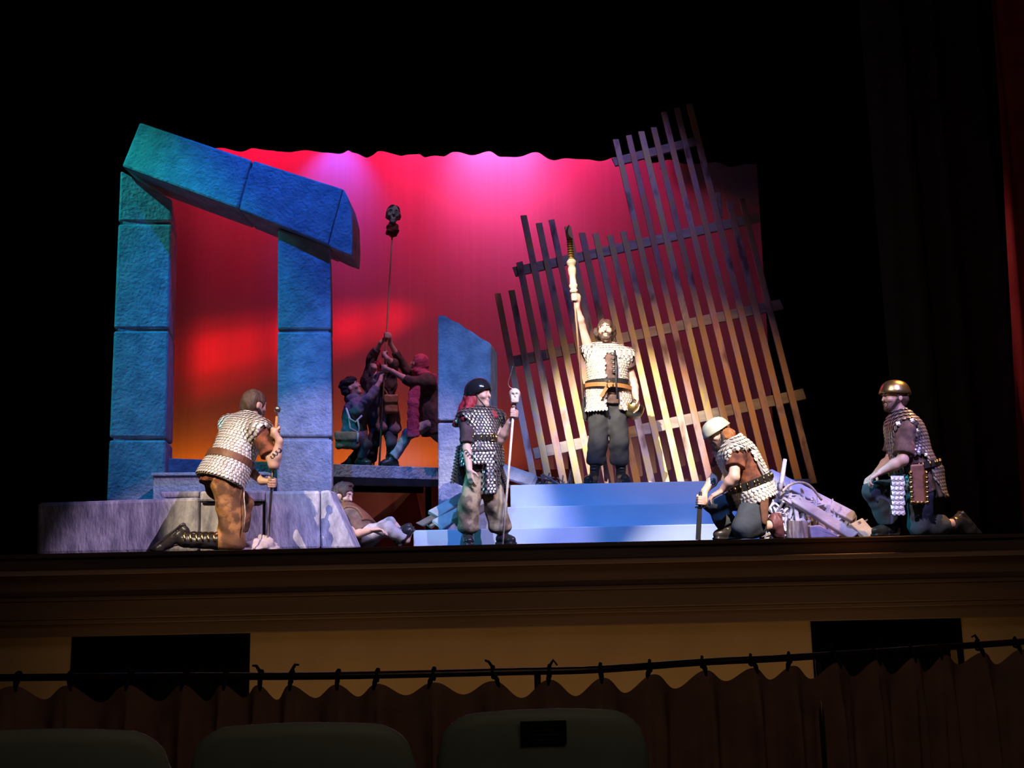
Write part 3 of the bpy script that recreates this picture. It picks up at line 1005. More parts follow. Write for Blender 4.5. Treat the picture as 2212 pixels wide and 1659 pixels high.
# ================================================================== FIGURES: smooth solids on a grid
class Cone:
    """Tapered capsule, optionally squeezed along an axis n by factor s."""
    def __init__(self, a, b, ra, rb=None, n=None, s=1.0, clip=()):
        self.a, self.b = np.array(a, float), np.array(b, float)
        self.ra, self.rb = ra, ra if rb is None else rb
        self.n = None if n is None else nv(n)
        self.s = s
        self.clip = clip

    def bbox(self):
        r = max(self.ra, self.rb) * max(1.0, 1.0 / self.s)
        return np.minimum(self.a, self.b) - r, np.maximum(self.a, self.b) + r

    def ev(self, X, Y, Z):
        a, d = self.a, self.b - self.a
        L2 = float(d @ d) + 1e-12
        x, y, z = X - a[0], Y - a[1], Z - a[2]
        t = np.clip((x * d[0] + y * d[1] + z * d[2]) / L2, 0, 1)
        x, y, z = x - t * d[0], y - t * d[1], z - t * d[2]
        if self.n is not None:
            n = self.n
            q = (x * n[0] + y * n[1] + z * n[2]) * (self.s - 1)
            x, y, z = x + q * n[0], y + q * n[1], z + q * n[2]
        r = np.sqrt(x * x + y * y + z * z) - (self.ra + (self.rb - self.ra) * t)
        for (p, nn) in self.clip:
            r = np.maximum(r, (X - p[0]) * nn[0] + (Y - p[1]) * nn[1] + (Z - p[2]) * nn[2])
        return r


class Ell:
    def __init__(self, c, rad, R=None, clip=()):
        self.c, self.rad = np.array(c, float), np.array(rad, float)
        self.R = np.eye(3) if R is None else np.array(R)
        self.clip = clip

    def bbox(self):
        r = self.rad.max()
        return self.c - r, self.c + r

    def ev(self, X, Y, Z):
        x, y, z = X - self.c[0], Y - self.c[1], Z - self.c[2]
        k0 = k1 = 0
        for i in range(3):
            q = x * self.R[i][0] + y * self.R[i][1] + z * self.R[i][2]
            k0 = k0 + (q / self.rad[i]) ** 2
            k1 = k1 + (q / self.rad[i] ** 2) ** 2
        k0 = np.sqrt(k0)
        r = k0 * (k0 - 1) / np.sqrt(k1 + 1e-9)
        for (p, nn) in self.clip:
            r = np.maximum(r, (X - p[0]) * nn[0] + (Y - p[1]) * nn[1] + (Z - p[2]) * nn[2])
        return r


class Slab:
    """Rounded box: centre, half sizes, axes."""
    def __init__(self, c, half, R, r=0.006):
        self.c, self.h, self.R, self.r = np.array(c, float), np.array(half, float), np.array(R), r

    def bbox(self):
        e = np.abs(self.R.T) @ self.h + self.r
        return self.c - e, self.c + e

    def ev(self, X, Y, Z):
        x, y, z = X - self.c[0], Y - self.c[1], Z - self.c[2]
        o = 0
        m = -1e9
        for i in range(3):
            q = np.abs(x * self.R[i][0] + y * self.R[i][1] + z * self.R[i][2]) - (self.h[i] - self.r)
            o = o + np.maximum(q, 0) ** 2
            m = np.maximum(m, q)
        return np.sqrt(o) + np.minimum(m, 0) - self.r


class Half:
    def __init__(self, p, n):
        self.p, self.n = np.array(p, float), nv(n)

    def ev(self, X, Y, Z):
        return (X - self.p[0]) * self.n[0] + (Y - self.p[1]) * self.n[1] + (Z - self.p[2]) * self.n[2]


def wrinkle(amp, freq, seed):
    r = np.random.RandomState(seed)
    ks = r.normal(0, 1, (5, 3))
    ks /= np.linalg.norm(ks, axis=1)[:, None]
    ks *= (freq * np.array([0.7, 1.0, 1.35, 1.8, 2.4]))[:, None]
    ph = r.uniform(0, 6.28, 5)

    def f(x, y, z):
        s = 0
        for k, p, a in zip(ks, ph, (1, 0.8, 0.6, 0.4, 0.3)):
            s = s + a * np.sin(x * k[0] + y * k[1] + z * k[2] + p + 1.2 * np.sin(x * k[1] * 0.5 + z * k[0] * 0.5))
        return amp * s / 1.8
    return f


def solid(ops, h, disp=None, floor=None):
    """Union ('u'), cut ('s') and keep ('i') of smooth solids, turned into a quad mesh."""
    lo = np.full(3, 1e9)
    hi = -lo
    for o in ops:
        if o[0] == 'u':
            a, b = o[1].bbox()
            lo, hi = np.minimum(lo, a), np.maximum(hi, b)
    lo, hi = lo - 3 * h - 0.012, hi + 3 * h + 0.012
    n = np.ceil((hi - lo) / h).astype(int) + 1
    ax = [lo[i] + h * np.arange(n[i]) for i in range(3)]
    F = np.full(tuple(n), 0.5, np.float32)
    for o in ops:
        kind, p, k = o
        if kind == 'i':
            F = np.maximum(F, p.ev(ax[0][:, None, None], ax[1][None, :, None], ax[2][None, None, :]).astype(np.float32))
            continue
        a, b = p.bbox()
        m = 0.03 + 1.2 * k
        i0 = np.clip(np.floor((a - m - lo) / h).astype(int), 0, n - 1)
        i1 = np.clip(np.ceil((b + m - lo) / h).astype(int) + 1, 1, n)
        sl = tuple(slice(i0[i], i1[i]) for i in range(3))
        if any(i0[i] >= i1[i] for i in range(3)):
            continue
        D = p.ev(ax[0][sl[0]][:, None, None], ax[1][sl[1]][None, :, None], ax[2][sl[2]][None, None, :]).astype(np.float32)
        S = F[sl]
        if kind == 'u':
            if k > 0:
                q = np.clip(0.5 + 0.5 * (S - D) / k, 0, 1)
                F[sl] = S * (1 - q) + D * q - k * q * (1 - q)
            else:
                F[sl] = np.minimum(S, D)
        else:
            if k > 0:
                D = -D
                q = np.clip(0.5 - 0.5 * (S - D) / k, 0, 1)
                F[sl] = S * (1 - q) + D * q + k * q * (1 - q)
            else:
                F[sl] = np.maximum(S, -D)
    if disp is not None:
        I = np.nonzero(np.abs(F) < 0.05)
        F[I] += disp(ax[0][I[0]], ax[1][I[1]], ax[2][I[2]]).astype(np.float32)
    if floor is not None:
        F = np.maximum(F, (floor - ax[2])[None, None, :].astype(np.float32))
    F[0], F[-1], F[:, 0], F[:, -1], F[:, :, 0], F[:, :, -1] = 0.5, 0.5, 0.5, 0.5, 0.5, 0.5
    ins = F < 0
    c = np.zeros(tuple(n - 1), np.int8)
    for dx in (0, 1):
        for dy in (0, 1):
            for dz in (0, 1):
                c += ins[dx:n[0] - 1 + dx, dy:n[1] - 1 + dy, dz:n[2] - 1 + dz]
    act = np.nonzero((c > 0) & (c < 8))
    N = len(act[0])
    idx = np.full(tuple(n - 1), -1, np.int32)
    idx[act] = np.arange(N)
    val = {}
    for dx in (0, 1):
        for dy in (0, 1):
            for dz in (0, 1):
                val[dx, dy, dz] = F[act[0] + dx, act[1] + dy, act[2] + dz]
    acc = np.zeros((N, 3))
    cnt = np.zeros(N)
    for axis in range(3):
        for u in (0, 1):
            for v in (0, 1):
                p0 = [0, 0, 0]
                p0[(axis + 1) % 3], p0[(axis + 2) % 3] = u, v
                p1 = list(p0)
                p1[axis] = 1
                f0, f1 = val[tuple(p0)], val[tuple(p1)]
                m = (f0 < 0) != (f1 < 0)
                t = np.where(m, f0 / np.where(m, f0 - f1, 1), 0)
                pt = np.tile(np.array(p0, float), (N, 1))
                pt[:, axis] = t
                acc[m] += pt[m]
                cnt[m] += 1
    pos = acc / cnt[:, None]
    V_ = np.stack([lo[i] + h * (act[i] + pos[:, i]) for i in range(3)], 1)
    Q = []
    for axis in range(3):
        a1, a2 = (axis + 1) % 3, (axis + 2) % 3
        s0 = [slice(None)] * 3
        s1 = [slice(None)] * 3
        s0[axis], s1[axis] = slice(0, -1), slice(1, None)
        A, B = ins[tuple(s0)], ins[tuple(s1)]
        I = np.nonzero(A != B)
        if not len(I[0]):
            continue
        flip = A[I]
        cell = [np.array(x) for x in I]
        def g(d1, d2):
            q = [x.copy() for x in cell]
            q[a1] += d1
            q[a2] += d2
            return idx[q[0], q[1], q[2]]
        q = np.stack([g(-1, -1), g(0, -1), g(0, 0), g(-1, 0)], 1)
        q = np.where(flip[:, None], q, q[:, ::-1])
        Q.append(q)
    Q = np.concatenate(Q)
    return V_, Q


def solid_mesh(name, ops, h, mats, parent, disp=None, floor=None, paint=()):
    V_, Q = solid(ops, h, disp, floor)
    midx = None
    if paint:
        cen = V_[Q].mean(1)
        midx = np.zeros(len(Q), int)
        for prim, mi in paint:
            d = prim.ev(cen[:, 0], cen[:, 1], cen[:, 2])
            midx[d < 0] = mi
    o = fast_mesh(name, V_, Q, mats, parent, midx)
    return o, V_, Q


def fast_mesh(name, V_, Q, mats, parent, midx=None):
    off = root_loc(parent)
    me = bpy.data.meshes.new(name)
    me.vertices.add(len(V_))
    me.vertices.foreach_set('co', (V_ - off).ravel())
    me.loops.add(Q.size)
    me.loops.foreach_set('vertex_index', Q.ravel())
    me.polygons.add(len(Q))
    me.polygons.foreach_set('loop_start', np.arange(len(Q)) * 4)
    me.polygons.foreach_set('loop_total', np.full(len(Q), 4))
    me.polygons.foreach_set('use_smooth', np.ones(len(Q), bool))
    if not isinstance(mats, (list, tuple)):
        mats = [mats]
    for m in mats:
        me.materials.append(m)
    if midx is not None:
        me.polygons.foreach_set('material_index', midx.astype(np.int32))
    me.update()
    me.validate()
    return link(bpy.data.objects.new(name, me), parent)


# ------------------------------------------------------------------ figure materials
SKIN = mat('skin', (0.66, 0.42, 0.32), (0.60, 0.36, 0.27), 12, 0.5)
SKIND = mat('darker_skin', (0.52, 0.34, 0.27), (0.44, 0.28, 0.22), 12, 0.55)  # darker skin tone for the three bridge figures
LIPM = mat('lips', (0.50, 0.26, 0.21), None, 12, 0.45)
EYEW = mat('eye_white', (0.55, 0.50, 0.47), None, 12, 0.25)
EYED = mat('eye_iris', (0.05, 0.035, 0.025), None, 12, 0.2)
INK = mat('tattoo_ink', (0.03, 0.03, 0.035), None, 12, 0.5)
HAIRB = mat('dark_brown_hair', (0.10, 0.055, 0.035), (0.05, 0.028, 0.02), 30, 0.45, bump=0.5, bscale=60, stretch=(3, 3, 0.4))
HAIRR = mat('red_dyed_hair', (0.42, 0.03, 0.05), (0.22, 0.012, 0.025), 25, 0.45, bump=0.5, bscale=60, stretch=(3, 3, 0.4))
HAIRA = mat('auburn_hair', (0.42, 0.17, 0.06), (0.26, 0.09, 0.03), 25, 0.45, bump=0.5, bscale=60, stretch=(3, 3, 0.4))
HAIRK = mat('black_fur', (0.010, 0.009, 0.010), (0.02, 0.018, 0.02), 40, 0.9, bump=0.6, bscale=60)
BROWNC = mat('rust_brown_camouflage', (0.40, 0.19, 0.065), (0.15, 0.07, 0.03), 9, 0.9, bump=0.25, bscale=30, lo=0.44, hi=0.56, c3=(0.22, 0.10, 0.045))
KHAKIC = mat('khaki_camouflage', (0.36, 0.29, 0.18), (0.15, 0.11, 0.075), 9, 0.9, bump=0.25, bscale=30, lo=0.44, hi=0.56, c3=(0.27, 0.20, 0.12))
GREYC = mat('grey_camouflage', (0.46, 0.42, 0.40), (0.24, 0.21, 0.20), 9, 0.9, bump=0.25, bscale=30, lo=0.42, hi=0.58)
DARKP = mat('charcoal_trousers', (0.050, 0.050, 0.050), (0.036, 0.036, 0.038), 9, 0.9, bump=0.2, bscale=30)
NAVYP = mat('dark_navy_trousers', (0.055, 0.065, 0.075), (0.04, 0.045, 0.055), 9, 0.9, bump=0.2, bscale=30)
SHIRTR = mat('mottled_rust_shirt', (0.24, 0.075, 0.035), (0.07, 0.022, 0.014), 13, 0.9, bump=0.2, lo=0.38, hi=0.62)
SHIRTB = mat('mottled_brown_shirt', (0.17, 0.10, 0.075), (0.08, 0.048, 0.038), 13, 0.9, bump=0.2)
SHIRTP = mat('dark_plum_shirt', (0.08, 0.05, 0.06), (0.045, 0.028, 0.034), 13, 0.9, bump=0.2)
COATG = mat('grey_work_coat', (0.17, 0.165, 0.19), (0.10, 0.095, 0.11), 10, 0.9, bump=0.3)
COATB = mat('dark_brown_coat', (0.10, 0.065, 0.045), (0.05, 0.032, 0.025), 10, 0.85, bump=0.3)
SCARF = mat('rose_scarf', (0.52, 0.09, 0.16), (0.34, 0.045, 0.09), 14, 0.95, bump=0.4, bscale=50)
LEATH = mat('brown_leather', (0.20, 0.085, 0.045), (0.12, 0.05, 0.028), 8, 0.5, bump=0.15)
TANL = mat('tan_leather', (0.42, 0.19, 0.06), (0.32, 0.14, 0.045), 8, 0.45, bump=0.1)
BLKL = mat('black_leather', (0.018, 0.016, 0.016), (0.03, 0.027, 0.026), 8, 0.32, bump=0.15)
BOOTM = mat('black_boot_leather', (0.022, 0.019, 0.018), (0.04, 0.034, 0.03), 10, 0.28, bump=0.2)
BOOTR = mat('red_brown_boot', (0.16, 0.055, 0.045), (0.09, 0.03, 0.028), 10, 0.5, bump=0.3)
BACKV = mat('vest_backing', (0.06, 0.055, 0.055), (0.04, 0.036, 0.036), 10, 0.9)
BACKL = mat('pale_vest_backing', (0.34, 0.31, 0.28), (0.24, 0.21, 0.19), 10, 0.9)
SCALE_S = mat('silver_scale', (0.84, 0.82, 0.78), (0.66, 0.63, 0.58), 14, 0.30, metal=0.35, bump=0.2, bscale=40)
SCALE_W = mat('bone_white_scale', (0.78, 0.72, 0.60), (0.62, 0.54, 0.42), 14, 0.4, metal=0.2, bump=0.2, bscale=40)
SCALE_K = mat('dark_steel_scale', (0.62, 0.57, 0.54), (0.40, 0.36, 0.35), 14, 0.25, metal=0.85, bump=0.2, bscale=40)
SCALE_D = mat('dull_pewter_scale', (0.46, 0.42, 0.38), (0.30, 0.26, 0.23), 14, 0.35, metal=0.7, bump=0.2, bscale=40)
GOLD = mat('brushed_gold_helmet', (0.52, 0.40, 0.17), (0.42, 0.31, 0.12), 10, 0.28, metal=0.95, bump=0.05)
CAPM = mat('pale_olive_helmet', (0.62, 0.60, 0.42), (0.52, 0.52, 0.38), 6, 0.38, metal=0.15)
NAVYH = mat('glossy_black_helmet', (0.010, 0.011, 0.016), (0.014, 0.015, 0.02), 6, 0.12, spec=0.6)
STEEL = mat('blade_steel', (0.42, 0.40, 0.38), (0.30, 0.28, 0.26), 14, 0.3, metal=0.9)
BONE = mat('carved_bone', (0.78, 0.68, 0.54), (0.62, 0.50, 0.37), 18, 0.5, bump=0.3, bscale=50)
GOLDW = mat('gold_cord', (0.55, 0.36, 0.10), (0.36, 0.22, 0.06), 50, 0.4, metal=0.5)
POLEW = mat('pole_wood', (0.36, 0.23, 0.14), (0.24, 0.15, 0.09), 10, 0.6, stretch=(6, 6, 0.6))
BLOODR = mat('dark_red_rag', (0.22, 0.015, 0.02), (0.10, 0.008, 0.012), 20, 0.8, bump=0.4)
CANV = mat('canvas_bag', (0.30, 0.20, 0.16), (0.20, 0.13, 0.11), 10, 0.9, bump=0.3)
STRAPW = mat('pale_strap', (0.42, 0.42, 0.50), None, 10, 0.8)
BRASS = mat('brass_fitting', (0.62, 0.44, 0.16), (0.5, 0.34, 0.12), 10, 0.25, metal=1.0)
EARTHP = mat('sooty_grey_face', (0.34, 0.29, 0.29), (0.18, 0.15, 0.15), 14, 0.7, bump=0.3)


def Rrows(r, f, u):
    return np.array([r, f, u])


def frame(up, fwd):
    u = nv(up)
    f = np.array(fwd, float)
    f = nv(f - u * (f @ u))
    return np.cross(f, u), f, u


# ------------------------------------------------------------------ anatomy
def head_ops(C, fwd, up, sc=1.0):
    r, f, u = frame(up, fwd)
    R = Rrows(r, f, u)
    C = np.array(C, float)
    at = lambda a, b, c: C + sc * (a * r + b * f + c * u)
    s = sc
    ops = [('u', Ell(at(0, -0.008, 0.022), np.array((0.076, 0.096, 0.098)) * s, R), 0.0),
           ('u', Cone(at(0, 0.030, 0.0), at(0, 0.050, -0.078), 0.062 * s, 0.036 * s), 0.03 * s),
           ('u', Ell(at(0, 0.066, -0.098), np.array((0.026, 0.022, 0.020)) * s, R), 0.025 * s),
           ('u', Ell(at(0, 0.074, 0.034), np.array((0.056, 0.020, 0.013)) * s, R), 0.018 * s),
           ('s', Ell(at(0.031, 0.100, 0.012), np.array((0.019, 0.016, 0.013)) * s, R), 0.010 * s),
           ('s', Ell(at(-0.031, 0.100, 0.012), np.array((0.019, 0.016, 0.013)) * s, R), 0.010 * s),
           ('u', Ell(at(0.031, 0.080, 0.011), np.array((0.013, 0.013, 0.013)) * s, R), 0.003),
           ('u', Ell(at(-0.031, 0.080, 0.011), np.array((0.013, 0.013, 0.013)) * s, R), 0.003),
           ('u', Cone(at(0, 0.090, 0.020), at(0, 0.108, -0.022), 0.0085 * s, 0.0115 * s), 0.013 * s),
           ('u', Ell(at(0.040, 0.066, -0.022), np.array((0.024, 0.022, 0.020)) * s, R), 0.02 * s),
           ('u', Ell(at(-0.040, 0.066, -0.022), np.array((0.024, 0.022, 0.020)) * s, R), 0.02 * s),
           ('u', Ell(at(0, 0.088, -0.053), np.array((0.026, 0.011, 0.006)) * s, R), 0.006 * s),
           ('u', Ell(at(0, 0.086, -0.066), np.array((0.023, 0.011, 0.007)) * s, R), 0.006 * s),
           ('u', Ell(at(0.078, -0.008, -0.008), np.array((0.010, 0.021, 0.032)) * s, R), 0.008 * s),
           ('u', Ell(at(-0.078, -0.008, -0.008), np.array((0.010, 0.021, 0.032)) * s, R), 0.008 * s)]
    paint = []
    for sg in (1, -1):
        paint.append((Ell(at(sg * 0.031, 0.092, 0.010), np.array((0.012, 0.016, 0.0050)) * s, R), 2))
        paint.append((Ell(at(sg * 0.031, 0.096, 0.010), np.array((0.0065, 0.016, 0.0060)) * s, R), 3))
        paint.append((Ell(at(sg * 0.032, 0.092, 0.033), np.array((0.024, 0.02, 0.0065)) * s, R), 4))
    paint.append((Ell(at(0, 0.096, -0.060), np.array((0.020, 0.014, 0.010)) * s, R), 1))
    return ops, paint, at, R


def hand_free(W, d, pn, side, curl=0.5, sc=1.0, spread=0.1):
    """Open or relaxed hand: wrist W, direction d, palm normal pn, side = direction of the thumb."""
    d = nv(d)
    pn = nv(np.array(pn, float) - d * np.dot(pn, d))
    s = nv(np.array(side, float) - d * np.dot(side, d))
    s = nv(s - pn * np.dot(s, pn))
    ops = [('u', Slab(W + d * 0.048 * sc, np.array((0.040, 0.046, 0.0145)) * sc, Rrows(s, d, pn), 0.013 * sc), 0.012)]
    for i, (off, L) in enumerate(((0.029, 0.072), (0.0095, 0.082), (-0.010, 0.076), (-0.028, 0.060))):
        p = W + d * 0.090 * sc + s * off * sc
        ang = 0.0
        for k, fr in enumerate((0.45, 0.32, 0.27)):
            ang += curl * (0.8, 0.9, 0.6)[k] * (1 + 0.08 * i)
            q = p + (d * math.cos(ang) + pn * math.sin(ang) + s * spread * off * 8) * L * fr * sc
            ops.append(('u', Cone(p, q, (0.0092 - 0.0008 * k) * sc, (0.0086 - 0.0008 * k) * sc), 0.003))
            p = q
    p = W + d * 0.022 * sc + s * 0.034 * sc
    q = p + nv(d * 0.7 + s * 0.8 + pn * 0.35) * 0.045 * sc
    t = q + nv(d * 1.0 + s * 0.25 + pn * 0.4 * (1 + curl)) * 0.034 * sc
    ops += [('u', Cone(p, q, 0.0135 * sc, 0.011 * sc), 0.010), ('u', Cone(q, t, 0.0105 * sc, 0.009 * sc), 0.003)]
    return ops


def hand_grip(W, c, ax, r, sc=1.0, flip=1):
    """Fist closed round a rod through c along ax (thumb end towards +ax)."""
    ax = nv(ax)
    u = np.array(c, float) - W
    u = nv(u - ax * np.dot(u, ax))
    n = np.cross(ax, u) * flip
    ops = []
    pal = c + n * (r + 0.016) - u * 0.006
    ops.append(('u', Slab(pal, np.array((0.040, 0.034, 0.015)) * sc, Rrows(ax, u, n), 0.013), 0.012))
    ops.append(('u', Cone(W, pal - u * 0.02, 0.027 * sc, 0.026 * sc), 0.02))
    for i, off in enumerate((0.030, 0.0105, -0.0095, -0.028)):
        fr = 0.0100 - 0.0006 * abs(i - 1.2)
        base = c + ax * off * sc
        ring = r + 0.010
        p0 = base + n * (ring + 0.004) + u * 0.020
        p1 = base + u * (ring + 0.012) + n * 0.006
        p2 = base - n * (ring + 0.002) + u * 0.008
        p3 = base - n * (ring - 0.001) - u * 0.014
        ops += [('u', Cone(p0, p1, fr * sc, fr * sc), 0.003), ('u', Cone(p1, p2, fr * sc, fr * 0.95 * sc), 0.003), ('u', Cone(p2, p3, fr * 0.95 * sc, fr * 0.85 * sc), 0.003)]
    q0 = c + n * (r + 0.006) - u * 0.026 + ax * 0.022
    q1 = c - u * (r + 0.014) + ax * 0.042 - n * 0.004
    q2 = c - n * (r + 0.012) + u * 0.004 + ax * 0.046
    ops += [('u', Cone(q0, q1, 0.0125 * sc, 0.011 * sc), 0.008), ('u', Cone(q1, q2, 0.011 * sc, 0.009 * sc), 0.003)]
    return ops


def torso_frame(j):
    u = nv(j['neck'] - j['pelvis'])
    r = j['shR'] - j['shL']
    r = nv(r - u * (r @ u))
    f = np.cross(u, r)
    return r, f, u


def torso_ops(j, g=1.0, infl=0.0, belly=0.0):
    r, f, u = torso_frame(j)
    R = Rrows(r, f, u)
    L = np.linalg.norm(j['neck'] - j['pelvis'])
    pe = j['pelvis']
    ch = pe + u * L * 0.66
    i = infl
    ops = [('u', Ell(pe + u * 0.02, np.array((0.160 * g + i, 0.115 * g + i, 0.13 + i)), R), 0.0),
           ('u', Ell(pe + u * L * 0.36 + f * belly * 0.5, np.array((0.142 * g + i, 0.108 * g + i + belly, 0.17 + i)), R), 0.05),
           ('u', Ell(ch, np.array((0.160 * g + i, 0.118 * g + i, 0.19 + i)), R), 0.06),
           ('u', Cone(j['shR'], j['shL'], 0.058 * g + i), 0.07),
           ('u', Cone(j['neck'] + u * 0.015, j['shR'] + u * 0.01, 0.05 + i * 0.7, 0.048 + i), 0.04),
           ('u', Cone(j['neck'] + u * 0.015, j['shL'] + u * 0.01, 0.05 + i * 0.7, 0.048 + i), 0.04)]
    return ops, R


def along(a, b, t):
    return a + (b - a) * t


def person(name, label, j, head, hands, group=None, g=1.0, belly=0.0, skin=SKIN, brow=HAIRB, h=0.0075, tattoos=(), base=None, hsc=1.0):
    """One continuous skinned body. j: joints; head: (C, fwd, up); hands: list of ready hand op lists."""
    pts = np.array([v for v in j.values()])
    b = base if base is not None else np.array([j['pelvis'][0], j['pelvis'][1], pts[:, 2].min() - 0.05])
    root = empty(name, b)
    tag(root, label, 'person', group)
    hops, paint, at, HR = head_ops(head[0], head[1], head[2], hsc)
    ops, R = torso_ops(j, g * 0.93, -0.006, belly)
    ops = [tuple(o) for o in ops]
    ops += hops
    ops.append(('u', Cone(at(0, -0.018, -0.055), j['neck'], 0.052, 0.058), 0.03))
    for s in 'RL':
        ops += [('u', Cone(j['sh' + s], j['el' + s], 0.050 * g, 0.040 * g), 0.03), ('u', Cone(j['el' + s], along(j['el' + s], j['wr' + s], 0.35), 0.041 * g, 0.042 * g), 0.02),
                ('u', Cone(along(j['el' + s], j['wr' + s], 0.35), j['wr' + s], 0.042 * g, 0.027), 0.02),
                ('u', Cone(j['hi' + s], j['kn' + s], 0.078 * g, 0.052 * g), 0.04), ('u', Cone(j['kn' + s], j['an' + s], 0.052, 0.036), 0.03),
                ('u', Ell(along(j['kn' + s], j['an' + s], 0.32), (0.052, 0.052, 0.07)), 0.04),
                ('u', Cone(j['an' + s], along(j['an' + s], j['to' + s], 0.6), 0.034, 0.016), 0.01)]
    for hd in hands:
        ops += hd
    paint = list(paint)
    for prim in tattoos:
        paint.append((prim, 5))
    body, V_, Q = solid_mesh('body', ops, h, [skin, LIPM, EYEW, EYED, brow, INK], root, paint=paint)
    return root, at, HR


def swirl(a, b, t, rad, q=(0.1, 0.5)):
    """Ink marks: small rings lying on the forearm."""
    out = []
    ax = nv(b - a)
    for k, (dt, o) in enumerate(((0, 0.0), (0.12, 0.016), (-0.10, -0.014))):
        c = a + (b - a) * (t + dt)
        for m in range(9):
            an = m / 9 * 6.283 * 0.8
            p = c + ax * math.cos(an) * 0.018 + np.array([1, 0, 0]) * math.sin(an) * 0.018 + np.array([o, 0, 0])
            out.append(Cone(p + np.array([0, -0.08, 0]), p, 0.0058))
    return out


# ------------------------------------------------------------------ clothing
def shirt(root, j, m, g=1.0, sleeve=(0.75, 0.75), belly=0.0, low=-0.08, seed=1, h=0.009, loose_=0.018, name='shirt', neckcut=True):
    ops, R = torso_ops(j, g, loose_, belly)
    u = R[2]
    ops.append(('u', Cone(j['pelvis'] + u * 0.05, j['pelvis'] + u * low, 0.12 * g + loose_, n=R[0], s=0.72), 0.05))
    for s, t in zip('RL', sleeve):
        a, b = j['sh' + s], j['el' + s]
        if t > 1:
            c = along(b, j['wr' + s], t - 1)
            d = nv(j['wr' + s] - b)
            ops.append(('u', Cone(a, b, 0.072 * g, 0.062 * g), 0.04))
            ops.append(('u', Cone(b, j['wr' + s], 0.060 * g, 0.045 * g, clip=[(c, d)]), 0.02))
        else:
            c = along(a, b, t)
            d = nv(b - a)
            ops.append(('u', Cone(a, b + d * 0.03, 0.074 * g, 0.076 * g, clip=[(c, d)]), 0.04))
    ops.append(('i', Half(j['pelvis'] + u * low, -u), 0))
    if neckcut:
        ops.append(('s', Cone(j['neck'] + u * 0.03, j['neck'] + u * 0.2, 0.062, 0.075), 0.01))
    return solid_mesh(name, ops, h, m, root, wrinkle(0.006, 46, seed))[0]


def trousers(root, j, m, g=1.0, cuff=(0.8, 0.8), seed=2, wide=0.0, h=0.009, floor=None, name='trousers', blouse=False):
    r, f, u = torso_frame(j)
    R = Rrows(r, f, u)
    ops = [('u', Ell(j['pelvis'] + u * 0.0, np.array((0.168 * g, 0.128 * g, 0.13)), R), 0)]
    for s, t in zip('RL', cuff):
        a, k, b = j['hi' + s], j['kn' + s], j['an' + s]
        ops.append(('u', Cone(a, k, 0.100 * g, 0.076 * g + wide), 0.05))
        c = along(k, b, t)
        d = nv(b - k)
        ops.append(('u', Cone(k, along(k, b, 1.1), 0.074 * g + wide, 0.066 * g + wide, clip=[(c, d)]), 0.03))
        if blouse:
            ops.append(('u', Ell(along(k, b, t - 0.06), np.array((0.082, 0.082, 0.05)) + wide), 0.03))
    ops.append(('i', Half(j['pelvis'] + u * 0.07, u), 0))
    return solid_mesh(name, ops, h, m, root, wrinkle(0.011, 30, seed), floor)[0]


def boot(root, an, to, shin_dir, m=BOOTM, tall=0.16, h=0.008, floor=None, laces=True, up=(0, 0, 1), name='boot', sc=1.0):
    """an: ankle joint, to: toe tip, shin_dir: unit vector up the shin, up: normal of the foot's top."""
    an, to = np.array(an, float), np.array(to, float)
    u = nv(up)
    d = nv((to - an) - u * np.dot(to - an, u))
    s = np.cross(d, u)
    R = Rrows(s, d, u)
    lo = to @ u - 0.012
    sole = lambda x, hgt: an + d * x + u * (lo + hgt - an @ u)
    L = np.dot(to - an, d)
    ops = [('u', Cone(sole(-0.045, 0.055), sole(L * 0.45, 0.052), 0.046 * sc, 0.048 * sc), 0),
           ('u', Ell(sole(L - 0.035, 0.042), np.array((0.047, 0.065, 0.042)) * sc, R), 0.04),
           ('u', Cone(sole(0.01, 0.07), an, 0.045 * sc, 0.050 * sc), 0.03),
           ('u', Cone(an, an + nv(shin_dir) * (tall + 0.05), 0.050 * sc, 0.062 * sc, clip=[(an + nv(shin_dir) * tall, nv(shin_dir))]), 0.02),
           ('u', Slab(sole(L * 0.5 - 0.03, 0.008), (0.044 * sc, L * 0.5 + 0.05, 0.012), R, 0.01), 0.004),
           ('u', Slab(sole(-0.055, 0.012), (0.036 * sc, 0.035, 0.018), R, 0.008), 0.004),
           ('i', Half(sole(0, -0.004), -u), 0)]
    o, V_, Q = solid_mesh(name, ops, h, m, root, wrinkle(0.003, 60, int(abs(an[0]) * 100) % 50), floor)
    if laces:
        gs = []
        for k in range(4):
            p = an + nv(shin_dir) * (tall * 0.18 + k * tall * 0.2) + d * 0.056 * sc
            gs.append(tube_geo([p - s * 0.026, p + d * 0.006, p + s * 0.026], 0.0045, 5))
        v, fcs = cat_geo(*gs)
        raw_mesh('laces', v, fcs, STEEL, o, True)
    return o


